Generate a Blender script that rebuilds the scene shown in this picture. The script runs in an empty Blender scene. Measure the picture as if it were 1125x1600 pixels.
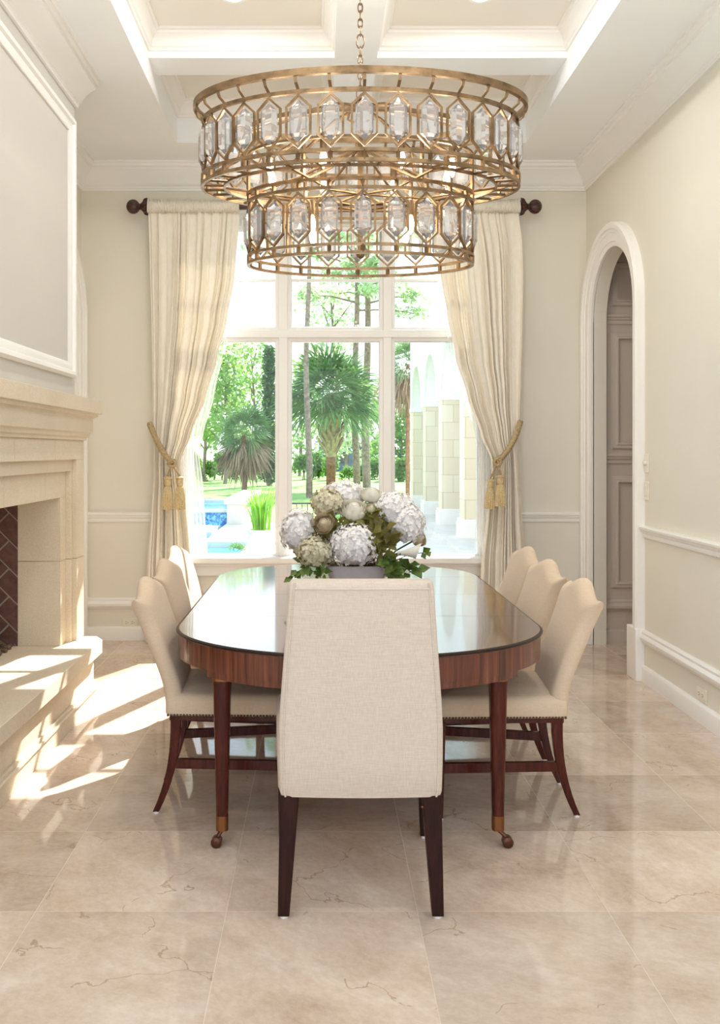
import bpy, bmesh, math, random
from mathutils import Vector, Matrix
PI = math.pi
SC = bpy.context.scene
COL = SC.collection
F, CX, CY, H = 1417.0, 502.0, 705.0, 1.466      # focal length in pixels, vanishing point, eye height

def at(px, py, Y):
    return Vector(((px - CX) * Y / F, Y, H - (py - CY) * Y / F))

# ------------------------------------------------------------------ mesh helpers
class MB:
    def __init__(s):
        s.v = []; s.f = []
    def add(s, vs, fs):
        o = len(s.v)
        s.v += [tuple(p) for p in vs]
        s.f += [tuple(i + o for i in f) for f in fs]
        return s
    def box(s, x0, x1, y0, y1, z0, z1):
        return s.add([(x0,y0,z0),(x1,y0,z0),(x1,y1,z0),(x0,y1,z0),(x0,y0,z1),(x1,y0,z1),(x1,y1,z1),(x0,y1,z1)],
                     [(0,3,2,1),(4,5,6,7),(0,1,5,4),(1,2,6,5),(2,3,7,6),(3,0,4,7)])
    def loft(s, rings, closed=False, caps=True):
        n = len(rings[0]); o = len(s.v); m = len(rings)
        for r in rings: s.v += [tuple(p) for p in r]
        for i in range(m if closed else m - 1):
            a = o + i * n; b = o + ((i + 1) % m) * n
            for j in range(n):
                k = (j + 1) % n
                s.f.append((a + j, a + k, b + k, b + j))
        if caps and not closed:
            s.f.append(tuple(o + j for j in reversed(range(n))))
            s.f.append(tuple(o + (m - 1) * n + j for j in range(n)))
        return s
    def lathe(s, c, prof, n=24, caps=True):
        return s.loft([[(c[0] + r * math.cos(2*PI*j/n), c[1] + r * math.sin(2*PI*j/n), c[2] + z) for j in range(n)] for r, z in prof], caps=caps)
    def tube(s, path, r, n=8, closed=False, caps=True):
        path = [Vector(p) for p in path]; m = len(path)
        rs = r if isinstance(r, (list, tuple)) else [r] * m
        rings = []; up = None
        for i, p in enumerate(path):
            if closed: t = path[(i+1) % m] - path[i-1]
            else: t = path[min(i+1, m-1)] - path[max(i-1, 0)]
            t.normalize()
            if up is None:
                up = Vector((0,0,1)) if abs(t.z) < .9 else Vector((1,0,0))
            up = (up - t * up.dot(t)).normalized()
            w = t.cross(up)
            rings.append([p + (up * math.cos(2*PI*j/n) + w * math.sin(2*PI*j/n)) * rs[i] for j in range(n)])
        return s.loft(rings, closed, caps)
    def sweep(s, path, prof, N, closed=False):
        path = [Vector(p) for p in path]; m = len(path); rings = []
        for i, p in enumerate(path):
            Ni = Vector(N[i]) if isinstance(N, list) else Vector(N)
            a = (p - path[i-1]).normalized() if (closed or i > 0) else None
            b = (path[(i+1) % m] - p).normalized() if (closed or i < m-1) else None
            s1 = Ni.cross(a if a is not None else b); s2 = Ni.cross(b if b is not None else a)
            mv = (s1 + s2) / max(.3, 1 + s1.dot(s2))
            rings.append([p + mv * u + Ni * v for u, v in prof])
        return s.loft(rings, closed)
    def ball(s, c, r, n=12, m=8, sq=(1,1,1)):
        rings = []
        for i in range(m + 1):
            a = -PI/2 + PI * i / m
            rr = max(math.cos(a), .02)
            rings.append([(c[0]+r*sq[0]*rr*math.cos(2*PI*j/n), c[1]+r*sq[1]*rr*math.sin(2*PI*j/n), c[2]+r*sq[2]*math.sin(a)) for j in range(n)])
        return s.loft(rings)
    def leaf(s, p, d, up, L, W, fold=.25):
        d = Vector(d).normalized(); up = Vector(up); w = d.cross(up)
        if w.length < 1e-4: w = d.orthogonal()
        w.normalize(); n = w.cross(d)
        p = Vector(p)
        a = p + d*L*.4 + w*W*.5 + n*W*fold; b = p + d*L; c = p + d*L*.4 - w*W*.5 + n*W*fold
        m = p + d*L*.45
        return s.add([p, a, b, c, m], [(0,4,1),(4,2,1),(0,3,4),(4,3,2)])

def wloc(o):
    v = Vector((0,0,0))
    while o is not None:
        v += o.location; o = o.parent
    return v

def build(name, mb, mat, parent=None, smooth=35, bevel=0, subsurf=0, recalc=True, keep_origin=False):
    me = bpy.data.meshes.new(name)
    if parent is not None: off = wloc(parent)
    elif keep_origin: off = Vector((0,0,0))
    else:
        xs = [v[0] for v in mb.v]; ys = [v[1] for v in mb.v]; zs = [v[2] for v in mb.v]
        off = Vector(((min(xs)+max(xs))/2, (min(ys)+max(ys))/2, min(zs)))
    me.from_pydata([(v[0]-off.x, v[1]-off.y, v[2]-off.z) for v in mb.v], [], mb.f)
    if recalc:
        bm = bmesh.new(); bm.from_mesh(me)
        bmesh.ops.recalc_face_normals(bm, faces=bm.faces)
        bm.to_mesh(me); bm.free()
    me.update()
    o = bpy.data.objects.new(name, me); COL.objects.link(o)
    if parent is None: o.location = off
    else: o.parent = parent
    me.materials.append(mat)
    if smooth:
        me.polygons.foreach_set('use_smooth', [True] * len(me.polygons))
        if smooth < 180: me.set_sharp_from_angle(angle=math.radians(smooth))
    if bevel:
        b = o.modifiers.new('edge', 'BEVEL'); b.width = bevel; b.segments = 3; b.limit_method = 'ANGLE'; b.angle_limit = math.radians(40)
    if subsurf:
        b = o.modifiers.new('sub', 'SUBSURF'); b.levels = subsurf; b.render_levels = subsurf
    return o

def tag(o, label=None, cat=None, group=None, kind=None):
    if label: o['label'] = label
    if cat: o['category'] = cat
    if group: o['group'] = group
    if kind: o['kind'] = kind
    return o
def thing(name, loc, label, cat, group=None, kind=None):
    o = bpy.data.objects.new(name, None); COL.objects.link(o)
    o.location = loc; o.empty_display_size = .1
    return tag(o, label, cat, group, kind)
def struct(name, mb, mat, label, cat, parent=None, **k):
    o = build(name, mb, mat, parent, **k)
    if parent is None: tag(o, label, cat, None, 'structure')
    return o
def copy_tree(o, parent=None):
    c = o.copy(); COL.objects.link(c)
    if parent is not None: c.parent = parent
    for ch in list(o.children): copy_tree(ch, c)
    return c

# ------------------------------------------------------------------ materials
class NT:
    def __init__(s, name):
        s.m = bpy.data.materials.new(name); s.m.use_nodes = True
        s.t = s.m.node_tree; s.n = s.t.nodes; s.l = s.t.links
        s.b = s.n['Principled BSDF']; s.out = s.n['Material Output']
    def new(s, t, **k):
        n = s.n.new(t)
        for a, v in k.items(): setattr(n, a, v)
        return n
    def link(s, a, b): s.l.new(a, b)
    def coord(s, scale=(1,1,1), rot=(0,0,0), loc=(0,0,0), kind='Object'):
        tc = s.new('ShaderNodeTexCoord'); mp = s.new('ShaderNodeMapping')
        mp.inputs['Scale'].default_value = scale; mp.inputs['Rotation'].default_value = rot; mp.inputs['Location'].default_value = loc
        s.link(tc.outputs[kind], mp.inputs['Vector'])
        return mp.outputs['Vector']
    def noise(s, vec, scale, detail=4, rough=.55, dist=0):
        n = s.new('ShaderNodeTexNoise')
        n.inputs['Scale'].default_value = scale; n.inputs['Detail'].default_value = detail
        n.inputs['Roughness'].default_value = rough; n.inputs['Distortion'].default_value = dist
        s.link(vec, n.inputs['Vector'])
        return n.outputs['Fac']
    def ramp(s, fac, stops):
        r = s.new('ShaderNodeValToRGB'); e = r.color_ramp.elements
        while len(e) < len(stops): e.new(.5)
        for el, (p, c) in zip(e, stops):
            el.position = p; el.color = (*c, 1) if len(c) == 3 else c
        s.link(fac, r.inputs['Fac'])
        return r.outputs['Color']
    def math(s, op, a, b=None, c=None):
        n = s.new('ShaderNodeMath', operation=op)
        for i, x in enumerate((a, b, c)):
            if x is None: continue
            if isinstance(x, (int, float)): n.inputs[i].default_value = x
            else: s.link(x, n.inputs[i])
        return n.outputs[0]
    def mix(s, fac, a, b, mode='MIX'):
        n = s.new('ShaderNodeMix', data_type='RGBA', blend_type=mode)
        for i, x in ((0, fac), (6, a), (7, b)):
            if isinstance(x, (int, float)): n.inputs[i].default_value = x
            elif isinstance(x, tuple): n.inputs[i].default_value = (*x, 1)
            else: s.link(x, n.inputs[i])
        return n.outputs[2]
    def bump(s, h, strength=.2, dist=.01):
        b = s.new('ShaderNodeBump'); b.inputs['Strength'].default_value = strength; b.inputs['Distance'].default_value = dist
        s.link(h, b.inputs['Height']); s.link(b.outputs[0], s.b.inputs['Normal'])
    def set(s, **k):
        for a, v in k.items():
            i = s.b.inputs[a.replace('_', ' ')]
            if isinstance(v, (int, float)): i.default_value = v
            elif isinstance(v, tuple): i.default_value = (*v, 1)
            else: s.link(v, i)
        return s

def plain(name, col, rough=.5, metal=0, spec=.5, var=0, scale=6, bump=0, bscale=60, coat=0):
    t = NT(name); t.set(Base_Color=col, Roughness=rough, Metallic=metal, Specular_IOR_Level=spec, Coat_Weight=coat)
    if var:
        f = t.noise(t.coord(), scale)
        t.set(Base_Color=t.ramp(f, [(.3, tuple(c*(1-var) for c in col)), (.7, tuple(min(1, c*(1+var)) for c in col))]))
    if bump: t.bump(t.noise(t.coord(), bscale), bump, .004)
    return t.m

def leafmat(name, dark, light, trans=.35, scale=1.5, rough=.5):
    t = NT(name); f = t.noise(t.coord(), scale, 3)
    c = t.ramp(f, [(.3, dark), (.7, light)])
    t.set(Base_Color=c, Roughness=rough, Specular_IOR_Level=.3)
    tr = t.new('ShaderNodeBsdfTranslucent'); t.link(c, tr.inputs['Color'])
    mx = t.new('ShaderNodeMixShader'); mx.inputs[0].default_value = trans
    t.link(t.b.outputs[0], mx.inputs[1]); t.link(tr.outputs[0], mx.inputs[2]); t.link(mx.outputs[0], t.out.inputs['Surface'])
    return t.m

def woodmat(name, dark, mid, light, stretch, scale=14, rough=.18, coat=.5, spec=.35):
    t = NT(name); v = t.coord(stretch)
    f = t.noise(v, scale, 6, .6, .4); g = t.noise(v, scale * 4, 3, .6)
    f2 = t.math('ADD', t.math('MULTIPLY', f, .75), t.math('MULTIPLY', g, .25))
    t.set(Base_Color=t.ramp(f2, [(.33, dark), (.5, mid), (.67, light)]), Roughness=rough, Coat_Weight=coat, Coat_Roughness=.06, Specular_IOR_Level=spec)
    return t.m

M = {}
M['wall'] = plain('wall_paint', (.80,.76,.66), .85, var=.015, scale=2, bump=.08, bscale=240)
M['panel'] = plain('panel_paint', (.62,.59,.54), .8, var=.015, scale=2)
M['trim'] = plain('trim_paint', (.90,.88,.84), .38)
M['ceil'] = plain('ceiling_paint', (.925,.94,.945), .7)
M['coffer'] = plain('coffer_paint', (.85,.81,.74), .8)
M['window'] = plain('window_paint', (.88,.87,.84), .35)
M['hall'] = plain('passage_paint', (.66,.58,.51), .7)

def floor_mat():
    t = NT('polished_marble'); T = .608
    v = t.coord(); sp = t.new('ShaderNodeSeparateXYZ'); t.link(v, sp.inputs[0])
    ux = t.math('DIVIDE', t.math('ADD', sp.outputs[0], 20*T - .306), T)
    uy = t.math('DIVIDE', t.math('ADD', sp.outputs[1], 20*T - 2.889), T)
    ix = t.math('FLOOR', ux); iy = t.math('FLOOR', uy)
    dx = t.math('ABSOLUTE', t.math('SUBTRACT', t.math('FRACT', ux), .5)); dy = t.math('ABSOLUTE', t.math('SUBTRACT', t.math('FRACT', uy), .5))
    g = t.math('GREATER_THAN', t.math('MAXIMUM', dx, dy), .4978)
    cb = t.new('ShaderNodeCombineXYZ'); t.link(ix, cb.inputs[0]); t.link(iy, cb.inputs[1])
    wn = t.new('ShaderNodeTexWhiteNoise'); t.link(cb.outputs[0], wn.inputs['Vector'])
    # every tile shows its own piece of stone
    sc = t.new('ShaderNodeVectorMath', operation='SCALE'); t.link(wn.outputs['Color'], sc.inputs[0]); sc.inputs['Scale'].default_value = 30
    ad = t.new('ShaderNodeVectorMath', operation='ADD'); t.link(v, ad.inputs[0]); t.link(sc.outputs[0], ad.inputs[1])
    rot = t.new('ShaderNodeVectorRotate', rotation_type='Z_AXIS'); t.link(ad.outputs[0], rot.inputs['Vector'])
    t.link(t.math('MULTIPLY', wn.outputs['Value'], 1.2), rot.inputs['Angle'])
    st = t.new('ShaderNodeMapping'); st.inputs['Scale'].default_value = (1, 1.35, 1); t.link(rot.outputs[0], st.inputs['Vector'])
    p = st.outputs[0]
    cloud = t.noise(p, 2.6, 9, .68, .35)
    base = t.ramp(cloud, [(.30, (.46,.325,.235)), (.44, (.61,.47,.36)), (.56, (.69,.56,.45)), (.70, (.82,.71,.61))])
    fine = t.noise(p, 34, 6, .7, .3)
    base = t.mix(.24, base, t.ramp(fine, [(.35, (.50,.38,.30)), (.65, (.82,.74,.66))]))
    # crack-like veins
    dn = t.new('ShaderNodeTexNoise'); dn.inputs['Scale'].default_value = 3; dn.inputs['Detail'].default_value = 6; t.link(p, dn.inputs['Vector'])
    wob = t.new('ShaderNodeVectorMath', operation='SCALE'); t.link(dn.outputs['Color'], wob.inputs[0]); wob.inputs['Scale'].default_value = .55
    pv = t.new('ShaderNodeVectorMath', operation='ADD'); t.link(p, pv.inputs[0]); t.link(wob.outputs[0], pv.inputs[1])
    vo = t.new('ShaderNodeTexVoronoi', feature='DISTANCE_TO_EDGE'); vo.inputs['Scale'].default_value = 1.9; t.link(pv.outputs[0], vo.inputs['Vector'])
    line = t.math('LESS_THAN', vo.outputs['Distance'], .0055)
    msk = t.math('MULTIPLY', line, t.math('GREATER_THAN', t.noise(p, 3.1, 2), .53))
    base = t.mix(t.math('MULTIPLY', msk, .55), base, (.36,.24,.14))
    tone = t.math('ADD', .90, t.math('MULTIPLY', wn.outputs['Value'], .2))
    hsv = t.new('ShaderNodeHueSaturation'); t.link(base, hsv.inputs['Color']); t.link(tone, hsv.inputs['Value'])
    t.set(Base_Color=t.mix(t.math('MULTIPLY', g, .35), hsv.outputs[0], (.76,.66,.55)), Roughness=t.math('ADD', .05, t.math('MULTIPLY', g, .35)), Specular_IOR_Level=.55)
    return t.m
M['floor'] = floor_mat()

def stone_mat():
    t = NT('cast_limestone'); v = t.coord()
    a = t.noise(v, 3, 4); b = t.noise(v, 190, 3, .7)
    c = t.mix(.4, t.ramp(a, [(.3, (.66,.56,.41)), (.7, (.75,.66,.51))]), t.ramp(b, [(.35, (.52,.41,.27)), (.65, (.82,.75,.62))]))
    t.set(Base_Color=c, Roughness=.8); t.bump(b, .25, .003)
    return t.m
M['stone'] = stone_mat()
M['firebrick'] = plain('firebox_brick', (.13,.06,.045), .7, var=.35, scale=30, bump=.3, bscale=120)
M['grout'] = plain('brick_mortar', (.42,.33,.28), .9)
M['lava'] = plain('fire_gravel', (.16,.11,.07), .8, var=.6, scale=40)
M['outlet'] = plain('ivory_plastic', (.84,.79,.66), .4)
M['slot'] = plain('socket_slot', (.10,.08,.06), .6)

M['leg'] = woodmat('mahogany_leg', (.040,.007,.004), (.070,.012,.006), (.11,.022,.010), (6,6,.8), 8, .25, .05, .22)
M['leg_dark'] = woodmat('dark_mahogany', (.016,.005,.004), (.026,.008,.006), (.040,.012,.008), (6,6,.8), 8, .3, .0, .15)
M['apron'] = woodmat('apron_veneer', (.045,.012,.007), (.13,.036,.018), (.24,.080,.038), (7,7,.25), 5, .25, .3)
M['top'] = woodmat('table_top_veneer', (.055,.02,.012), (.10,.036,.02), (.15,.058,.032), (1.2,9,1), 5, .16, .9)
M['edge'] = plain('dark_table_edge', (.018,.008,.006), .3, spec=.3)
M['brass'] = plain('aged_brass', (.24,.10,.04), .35, 1)
M['caster'] = plain('dark_caster', (.10,.035,.018), .3, .6)
M['pad'] = plain('white_felt', (.82,.76,.7), .9)
M['nail'] = plain('bronze_nailhead', (.17,.10,.055), .35, 1)

def fabric(name, a, b, sc=1.0):
    t = NT(name)
    f1 = t.noise(t.coord((8*sc,8*sc,160*sc)), 3, 3); f2 = t.noise(t.coord((160*sc,160*sc,8*sc)), 3, 3)
    f = t.math('MULTIPLY', t.math('ADD', f1, f2), .5)
    t.set(Base_Color=t.ramp(f, [(.36, a), (.62, b)]), Roughness=.92, Specular_IOR_Level=.2, Sheen_Weight=.15)
    t.bump(f, .25, .002)
    return t.m
M['linen'] = fabric('oatmeal_linen', (.53,.435,.355), (.64,.545,.455))
M['ecru'] = fabric('ecru_weave', (.60,.455,.32), (.70,.555,.41), 1.6)

def curtain_mat():
    t = NT('cream_silk'); v = t.coord()
    f = t.noise(t.coord((1,1,.4)), 40, 4, .7)
    c = t.ramp(f, [(.35, (.86,.80,.69)), (.65, (.91,.86,.77))])
    t.set(Base_Color=c, Roughness=.7, Sheen_Weight=.2, Specular_IOR_Level=.25)
    tr = t.new('ShaderNodeBsdfTranslucent'); tr.inputs['Color'].default_value = (.92,.83,.60,1)
    mx = t.new('ShaderNodeMixShader'); mx.inputs[0].default_value = .06
    t.link(t.b.outputs[0], mx.inputs[1]); t.link(tr.outputs[0], mx.inputs[2]); t.link(mx.outputs[0], t.out.inputs['Surface'])
    return t.m
M['curtain'] = curtain_mat()
M['header'] = plain('gathered_silk', (.88,.82,.71), .75, var=.05, scale=40)
def sheer_mat():
    t = NT('white_voile'); t.set(Base_Color=(.95,.95,.93), Roughness=.8)
    tp = t.new('ShaderNodeBsdfTransparent'); tr = t.new('ShaderNodeBsdfTranslucent'); tr.inputs['Color'].default_value = (.95,.95,.93,1)
    m1 = t.new('ShaderNodeMixShader'); m1.inputs[0].default_value = .5
    t.link(t.b.outputs[0], m1.inputs[1]); t.link(tr.outputs[0], m1.inputs[2])
    m2 = t.new('ShaderNodeMixShader'); m2.inputs[0].default_value = .38
    t.link(tp.outputs[0], m2.inputs[1]); t.link(m1.outputs[0], m2.inputs[2]); t.link(m2.outputs[0], t.out.inputs['Surface'])
    return t.m
M['sheer'] = sheer_mat()
def glass_mat():
    t = NT('window_glass'); t.n.remove(t.b)
    tp = t.new('ShaderNodeBsdfTransparent'); tp.inputs['Color'].default_value = (.97,.98,.98,1)
    gl = t.new('ShaderNodeBsdfGlossy'); gl.inputs['Roughness'].default_value = 0
    fr = t.new('ShaderNodeFresnel'); fr.inputs['IOR'].default_value = 1.3
    mx = t.new('ShaderNodeMixShader'); t.link(fr.outputs[0], mx.inputs[0]); t.link(tp.outputs[0], mx.inputs[1]); t.link(gl.outputs[0], mx.inputs[2])
    t.link(mx.outputs[0], t.out.inputs['Surface'])
    return t.m
M['glass'] = glass_mat()
M['rope'] = plain('gold_cord', (.46,.34,.18), .6, var=.35, scale=90)
M['tassel'] = plain('gold_thread', (.62,.49,.27), .6, var=.3, scale=120)
M['rod'] = plain('carved_rod_wood', (.055,.02,.012), .4, var=.4, scale=30)
M['gold'] = plain('antique_gold', (.27,.18,.10), .38, .9, var=.45, scale=16)
def crystal_mat():
    t = NT('cut_crystal'); t.set(Base_Color=(.98,.98,1.0), Roughness=.0, IOR=1.52, Transmission_Weight=.78)
    return t.m
M['crystal'] = crystal_mat()
def bulb_mat():
    t = NT('lit_bulb'); t.set(Base_Color=(1,.93,.8), Emission_Color=(1,.80,.52), Emission_Strength=9.0)
    return t.m
M['bulb'] = bulb_mat()
def lamp_mat():
    t = NT('lit_downlight'); t.set(Base_Color=(1,1,1), Emission_Color=(1,.93,.82), Emission_Strength=6.0)
    return t.m
M['lamp'] = lamp_mat()

# ================================================================== THE ROOM
XL, XR, YB, ZC = -1.866, 2.06, 7.05, 3.69
Y0 = -.6
XBR, YBR0, YBR1 = -1.45, 2.67, 5.33             # chimney breast
ARY, ARZ, ARR = 6.405, 2.44, .465               # arched opening: middle, springing height, radius

struct('floor', MB().box(-2.2, 3.7, Y0, 7.3, -.1, 0), M['floor'], 'polished cream marble tile floor', 'floor', keep_origin=True, smooth=0)

# ceiling: a flat border, a sunken field crossed by beams
HX0, HX1, HY0, HY1 = -1.04, 1.477, .5, 6.54
b = MB()
b.box(XL-.2, HX0, Y0, 7.3, ZC, 4.15).box(HX1, XR+.2, Y0, 7.3, ZC, 4.15).box(HX0, HX1, HY1, 7.3, ZC, 4.15).box(HX0, HX1, Y0, HY0, ZC, 4.15)
BX0, BX1 = .08, .335
rows = [(.5, 2.85), (3.10, 5.45), (5.70, 6.54)]
b.box(HX0, HX1, 2.85, 3.10, 3.83, 4.15).box(HX0, HX1, 5.45, 5.70, 3.83, 4.15)
for y0, y1 in rows: b.box(BX0, BX1, y0, y1, 3.83, 4.15)
ceiling = struct('ceiling', b, M['ceil'], 'white coffered ceiling with crossing beams', 'ceiling', smooth=0)
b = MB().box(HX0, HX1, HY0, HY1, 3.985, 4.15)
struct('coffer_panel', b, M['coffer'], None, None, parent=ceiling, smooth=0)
prof = [(0, 3.87), (.012, 3.87), (.014, 3.885), (.024, 3.892), (.03, 3.92), (.045, 3.945), (.062, 3.955), (.066, 3.968), (.078, 3.972), (.08, 3.99), (0, 3.99)]
for y0, y1 in rows:
    for x0, x1 in ((HX0, BX0), (BX1, HX1)):
        b = MB().sweep([(x0,y0,0), (x1,y0,0), (x1,y1,0), (x0,y1,0)], prof, (0,0,1), True)
        struct('coffer_moulding', b, M['trim'], None, None, parent=ceiling)

# walls
b = MB()
WX0, WX1, WZ0, WZ1 = -1.06, 1.28, .60, 3.25
b.box(XL-.2, WX0, YB, YB+.25, 0, 4.1).box(WX1, XR+.1, YB, YB+.25, 0, 4.1).box(WX0, WX1, YB, YB+.25, 0, WZ0).box(WX0, WX1, YB, YB+.25, WZ1, 4.1)
struct('wall_back', b, M['wall'], 'cream wall around the tall window', 'wall', smooth=0)
b = MB()
b.box(XR, XR+.1, Y0, ARY-ARR, 0, 4.1).box(XR, XR+.1, ARY+ARR, YB, 0, 4.1)
NA = 20
arc = [(ARY + ARR*math.cos(PI*i/NA), ARZ + ARR*math.sin(PI*i/NA)) for i in range(NA+1)]   # far side to near side
for (ya, za), (yb, zb) in zip(arc, arc[1:]):
    b.add([(XR,ya,za),(XR+.1,ya,za),(XR+.1,yb,zb),(XR,yb,zb),(XR,ya,4.1),(XR+.1,ya,4.1),(XR+.1,yb,4.1),(XR,yb,4.1)],
          [(0,1,2,3),(4,7,6,5),(0,4,5,1),(1,5,6,2),(2,6,7,3),(3,7,4,0)])
struct('wall_right', b, M['wall'], 'cream right-hand wall with an arched opening', 'wall', smooth=0)
b = MB()
b.box(XL-.1, XL, Y0, 2.70, 0, 4.1).box(XL-.1, XL, 5.30, YB, 0, 4.1).box(XL-.1, XL, 2.70, 5.30, 1.5, 4.1)
struct('wall_left', b, M['wall'], 'cream left-hand wall behind the chimney breast', 'wall', smooth=0)
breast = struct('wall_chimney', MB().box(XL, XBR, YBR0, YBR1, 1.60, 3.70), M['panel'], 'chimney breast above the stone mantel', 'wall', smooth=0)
# panel moulding on the breast
pf = [(0,0), (0,.010), (.012,.016), (.030,.018), (.045,.016), (.052,.030), (.072,.032), (.080,.020), (.085,.014), (.085,0)]
py0, py1, pz0, pz1 = YBR0+.06+.085, 5.27-.085, 1.891+.085, 3.388-.085
b = MB().sweep([(XBR,py0,pz1),(XBR,py1,pz1),(XBR,py1,pz0),(XBR,py0,pz0)], pf, (1,0,0), True)
struct('panel_moulding', b, M['trim'], None, None, parent=breast)

# crown, chair rail, base cap, baseboards
crown = [(0,3.486),(.016,3.486),(.018,3.500),(.024,3.505),(.024,3.516),(.032,3.522),(.040,3.545),(.058,3.580),(.080,3.610),(.100,3.630),(.100,3.645),(.112,3.650),(.118,3.672),(.128,3.676),(.130,3.70),(0,3.70)]
path = [(XR,Y0,0),(XR,YB,0),(XL,YB,0),(XL,YBR1,0),(XBR,YBR1,0),(XBR,YBR0,0),(XL,YBR0,0),(XL,Y0,0)]
struct('trim_1', MB().sweep(path, crown, (0,0,1)), M['trim'], 'white crown moulding round the ceiling edge', 'trim')
rail = [(0,.918),(.012,.918),(.016,.932),(.014,.945),(.026,.952),(.030,.966),(.040,.972),(.042,.984),(.036,.992),(0,.992)]
cap = [(0,.245),(.012,.245),(.018,.258),(.030,.266),(.034,.284),(.028,.298),(.020,.304),(.022,.318),(.014,.330),(0,.330)]
base = [(0,0),(.024,0),(.024,.088),(.016,.102),(.012,.104),(0,.104)]
NEAR = ARY-ARR-.165
n = 2
for pr, what in ((rail, 'white chair rail'), (cap, 'white base cap moulding')):
    segs = [([(XR,Y0,0),(XR,NEAR,0)], 'along the right wall')]
    if pr is rail:
        segs += [([(XR,YB,0),(1.37,YB,0)], 'between window and arch'), ([(-1.15,YB,0),(XL,YB,0)], 'left of the window')]
    else: segs += [([(XR,YB,0),(XL,YB,0)], 'under the window')]
    for p, where in segs:
        struct('trim_%d' % n, MB().sweep(p, pr, (0,0,1)), M['trim'], what + ' ' + where, 'trim'); n += 1
struct('baseboard_right', MB().sweep([(XR,Y0,0),(XR,NEAR,0)], base, (0,0,1)), M['trim'], 'white baseboard along the right wall', 'baseboard')
struct('baseboard_back', MB().sweep([(XR,YB,0),(XL,YB,0)], base, (0,0,1)), M['trim'], 'white baseboard under the window', 'baseboard')

# arched doorway in the right wall and its twin in the left wall
cas = [(0,-.005),(0,.018),(.012,.024),(.030,.026),(.034,.034),(.090,.036),(.094,.044),(.112,.046),(.120,.058),(.150,.060),(.160,.050),(.165,.046),(.165,0)]
def arch_path(x):
    return [(x, ARY+ARR, 0)] + [(x, y, z) for y, z in arc] + [(x, ARY-ARR, 0)]
door = struct('door_1', MB().sweep(arch_path(XR), cas, (-1,0,0)), M['trim'], 'white arched doorway casing in the right wall', 'doorway')
for y0, y1 in ((ARY-ARR-.17, ARY-ARR+.004), (ARY+ARR-.004, ARY+ARR+.17)):
    struct('plinth_block', MB().box(XR-.060, XR-.0, y0, y1, 0, .335), M['trim'], None, None, parent=door, bevel=.006)
b = MB().sweep([(XL,y,z) for _, y, z in reversed(arch_path(XL))], cas, (1,0,0))
struct('door_2', b, M['trim'], 'white arched casing in the left wall beyond the chimney breast', 'doorway')
# the panelled passage beyond the arch
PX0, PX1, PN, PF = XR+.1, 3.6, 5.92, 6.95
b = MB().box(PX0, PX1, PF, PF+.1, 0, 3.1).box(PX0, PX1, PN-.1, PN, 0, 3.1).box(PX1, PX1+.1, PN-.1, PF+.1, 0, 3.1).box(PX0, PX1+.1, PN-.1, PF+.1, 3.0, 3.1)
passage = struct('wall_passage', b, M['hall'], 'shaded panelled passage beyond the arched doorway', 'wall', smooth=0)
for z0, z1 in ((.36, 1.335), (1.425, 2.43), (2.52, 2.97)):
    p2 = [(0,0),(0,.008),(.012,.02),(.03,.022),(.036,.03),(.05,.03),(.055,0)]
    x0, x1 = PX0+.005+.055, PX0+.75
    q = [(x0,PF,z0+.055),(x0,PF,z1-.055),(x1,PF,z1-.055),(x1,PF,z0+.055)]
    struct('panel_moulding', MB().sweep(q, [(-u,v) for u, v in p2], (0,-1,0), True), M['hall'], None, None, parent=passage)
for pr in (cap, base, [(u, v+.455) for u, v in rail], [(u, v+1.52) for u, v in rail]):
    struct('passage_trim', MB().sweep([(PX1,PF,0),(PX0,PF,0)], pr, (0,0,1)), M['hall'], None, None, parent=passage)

# window
win = thing('window_1', (.11, YB+.1, .6), 'tall white three-bay window with transom lights onto the garden', 'window', None, 'structure')
YW = 7.15
gx = [(-1.009,-.363), (-.232,.454), (.580,1.226)]
gz = [(.659,2.324), (2.445,2.80), (2.82,3.197)]
b = MB()
xs = [WX0, gx[0][0]-.03, gx[0][1]+.03, gx[1][0]-.03, gx[1][1]+.03, gx[2][0]-.03, gx[2][1]+.03, WX1]
for a, c in ((0,1),(2,3),(4,5),(6,7)): b.box(xs[a], xs[c], YW-.06, YW+.06, WZ0, WZ1)
b.box(WX0, WX1, YW-.055, YW+.06, WZ0, gz[0][0]-.03).box(WX0, WX1, YW-.065, YW+.06, 2.354, 2.415).box(WX0, WX1, YW-.055, YW+.06, 3.227, WZ1)
build('frame', b, M['window'], win, bevel=.006)
for i, (x0, x1) in enumerate(gx):
    for z0, z1 in ((gz[0][0], gz[0][1]), (gz[1][0], gz[2][1])):
        pr = [(0,-.02),(0,.02),(.006,.03),(.022,.034),(.03,.034),(.03,-.02)]
        sash = build('sash', MB().sweep([(x0,YW,z0),(x1,YW,z0),(x1,YW,z1),(x0,YW,z1)], [(-u if False else -u, v) for u, v in pr], (0,-1,0), True), M['window'], win)
        build('pane', MB().box(x0-.004, x1+.004, YW-.003, YW+.003, z0-.004, z1+.004), M['glass'], sash, smooth=0)
        if z0 > 1: build('glazing_bar', MB().box(x0, x1, YW-.02, YW+.02, 2.80, 2.82), M['window'], sash, smooth=0)
cz = [(0,0),(0,.014),(.014,.022),(.06,.022),(.066,.032),(.088,.034),(.09,0)]
build('casing', MB().sweep([(WX1,YB,.64),(WX1,YB,WZ1),(WX0,YB,WZ1),(WX0,YB,.64)], [(-u,v) for u, v in cz], (0,-1,0)), M['window'], win)
build('sill', MB().box(WX0-.11, WX1+.11, YB-.11, YB+.10, .600, .648), M['window'], win, bevel=.012)
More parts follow.
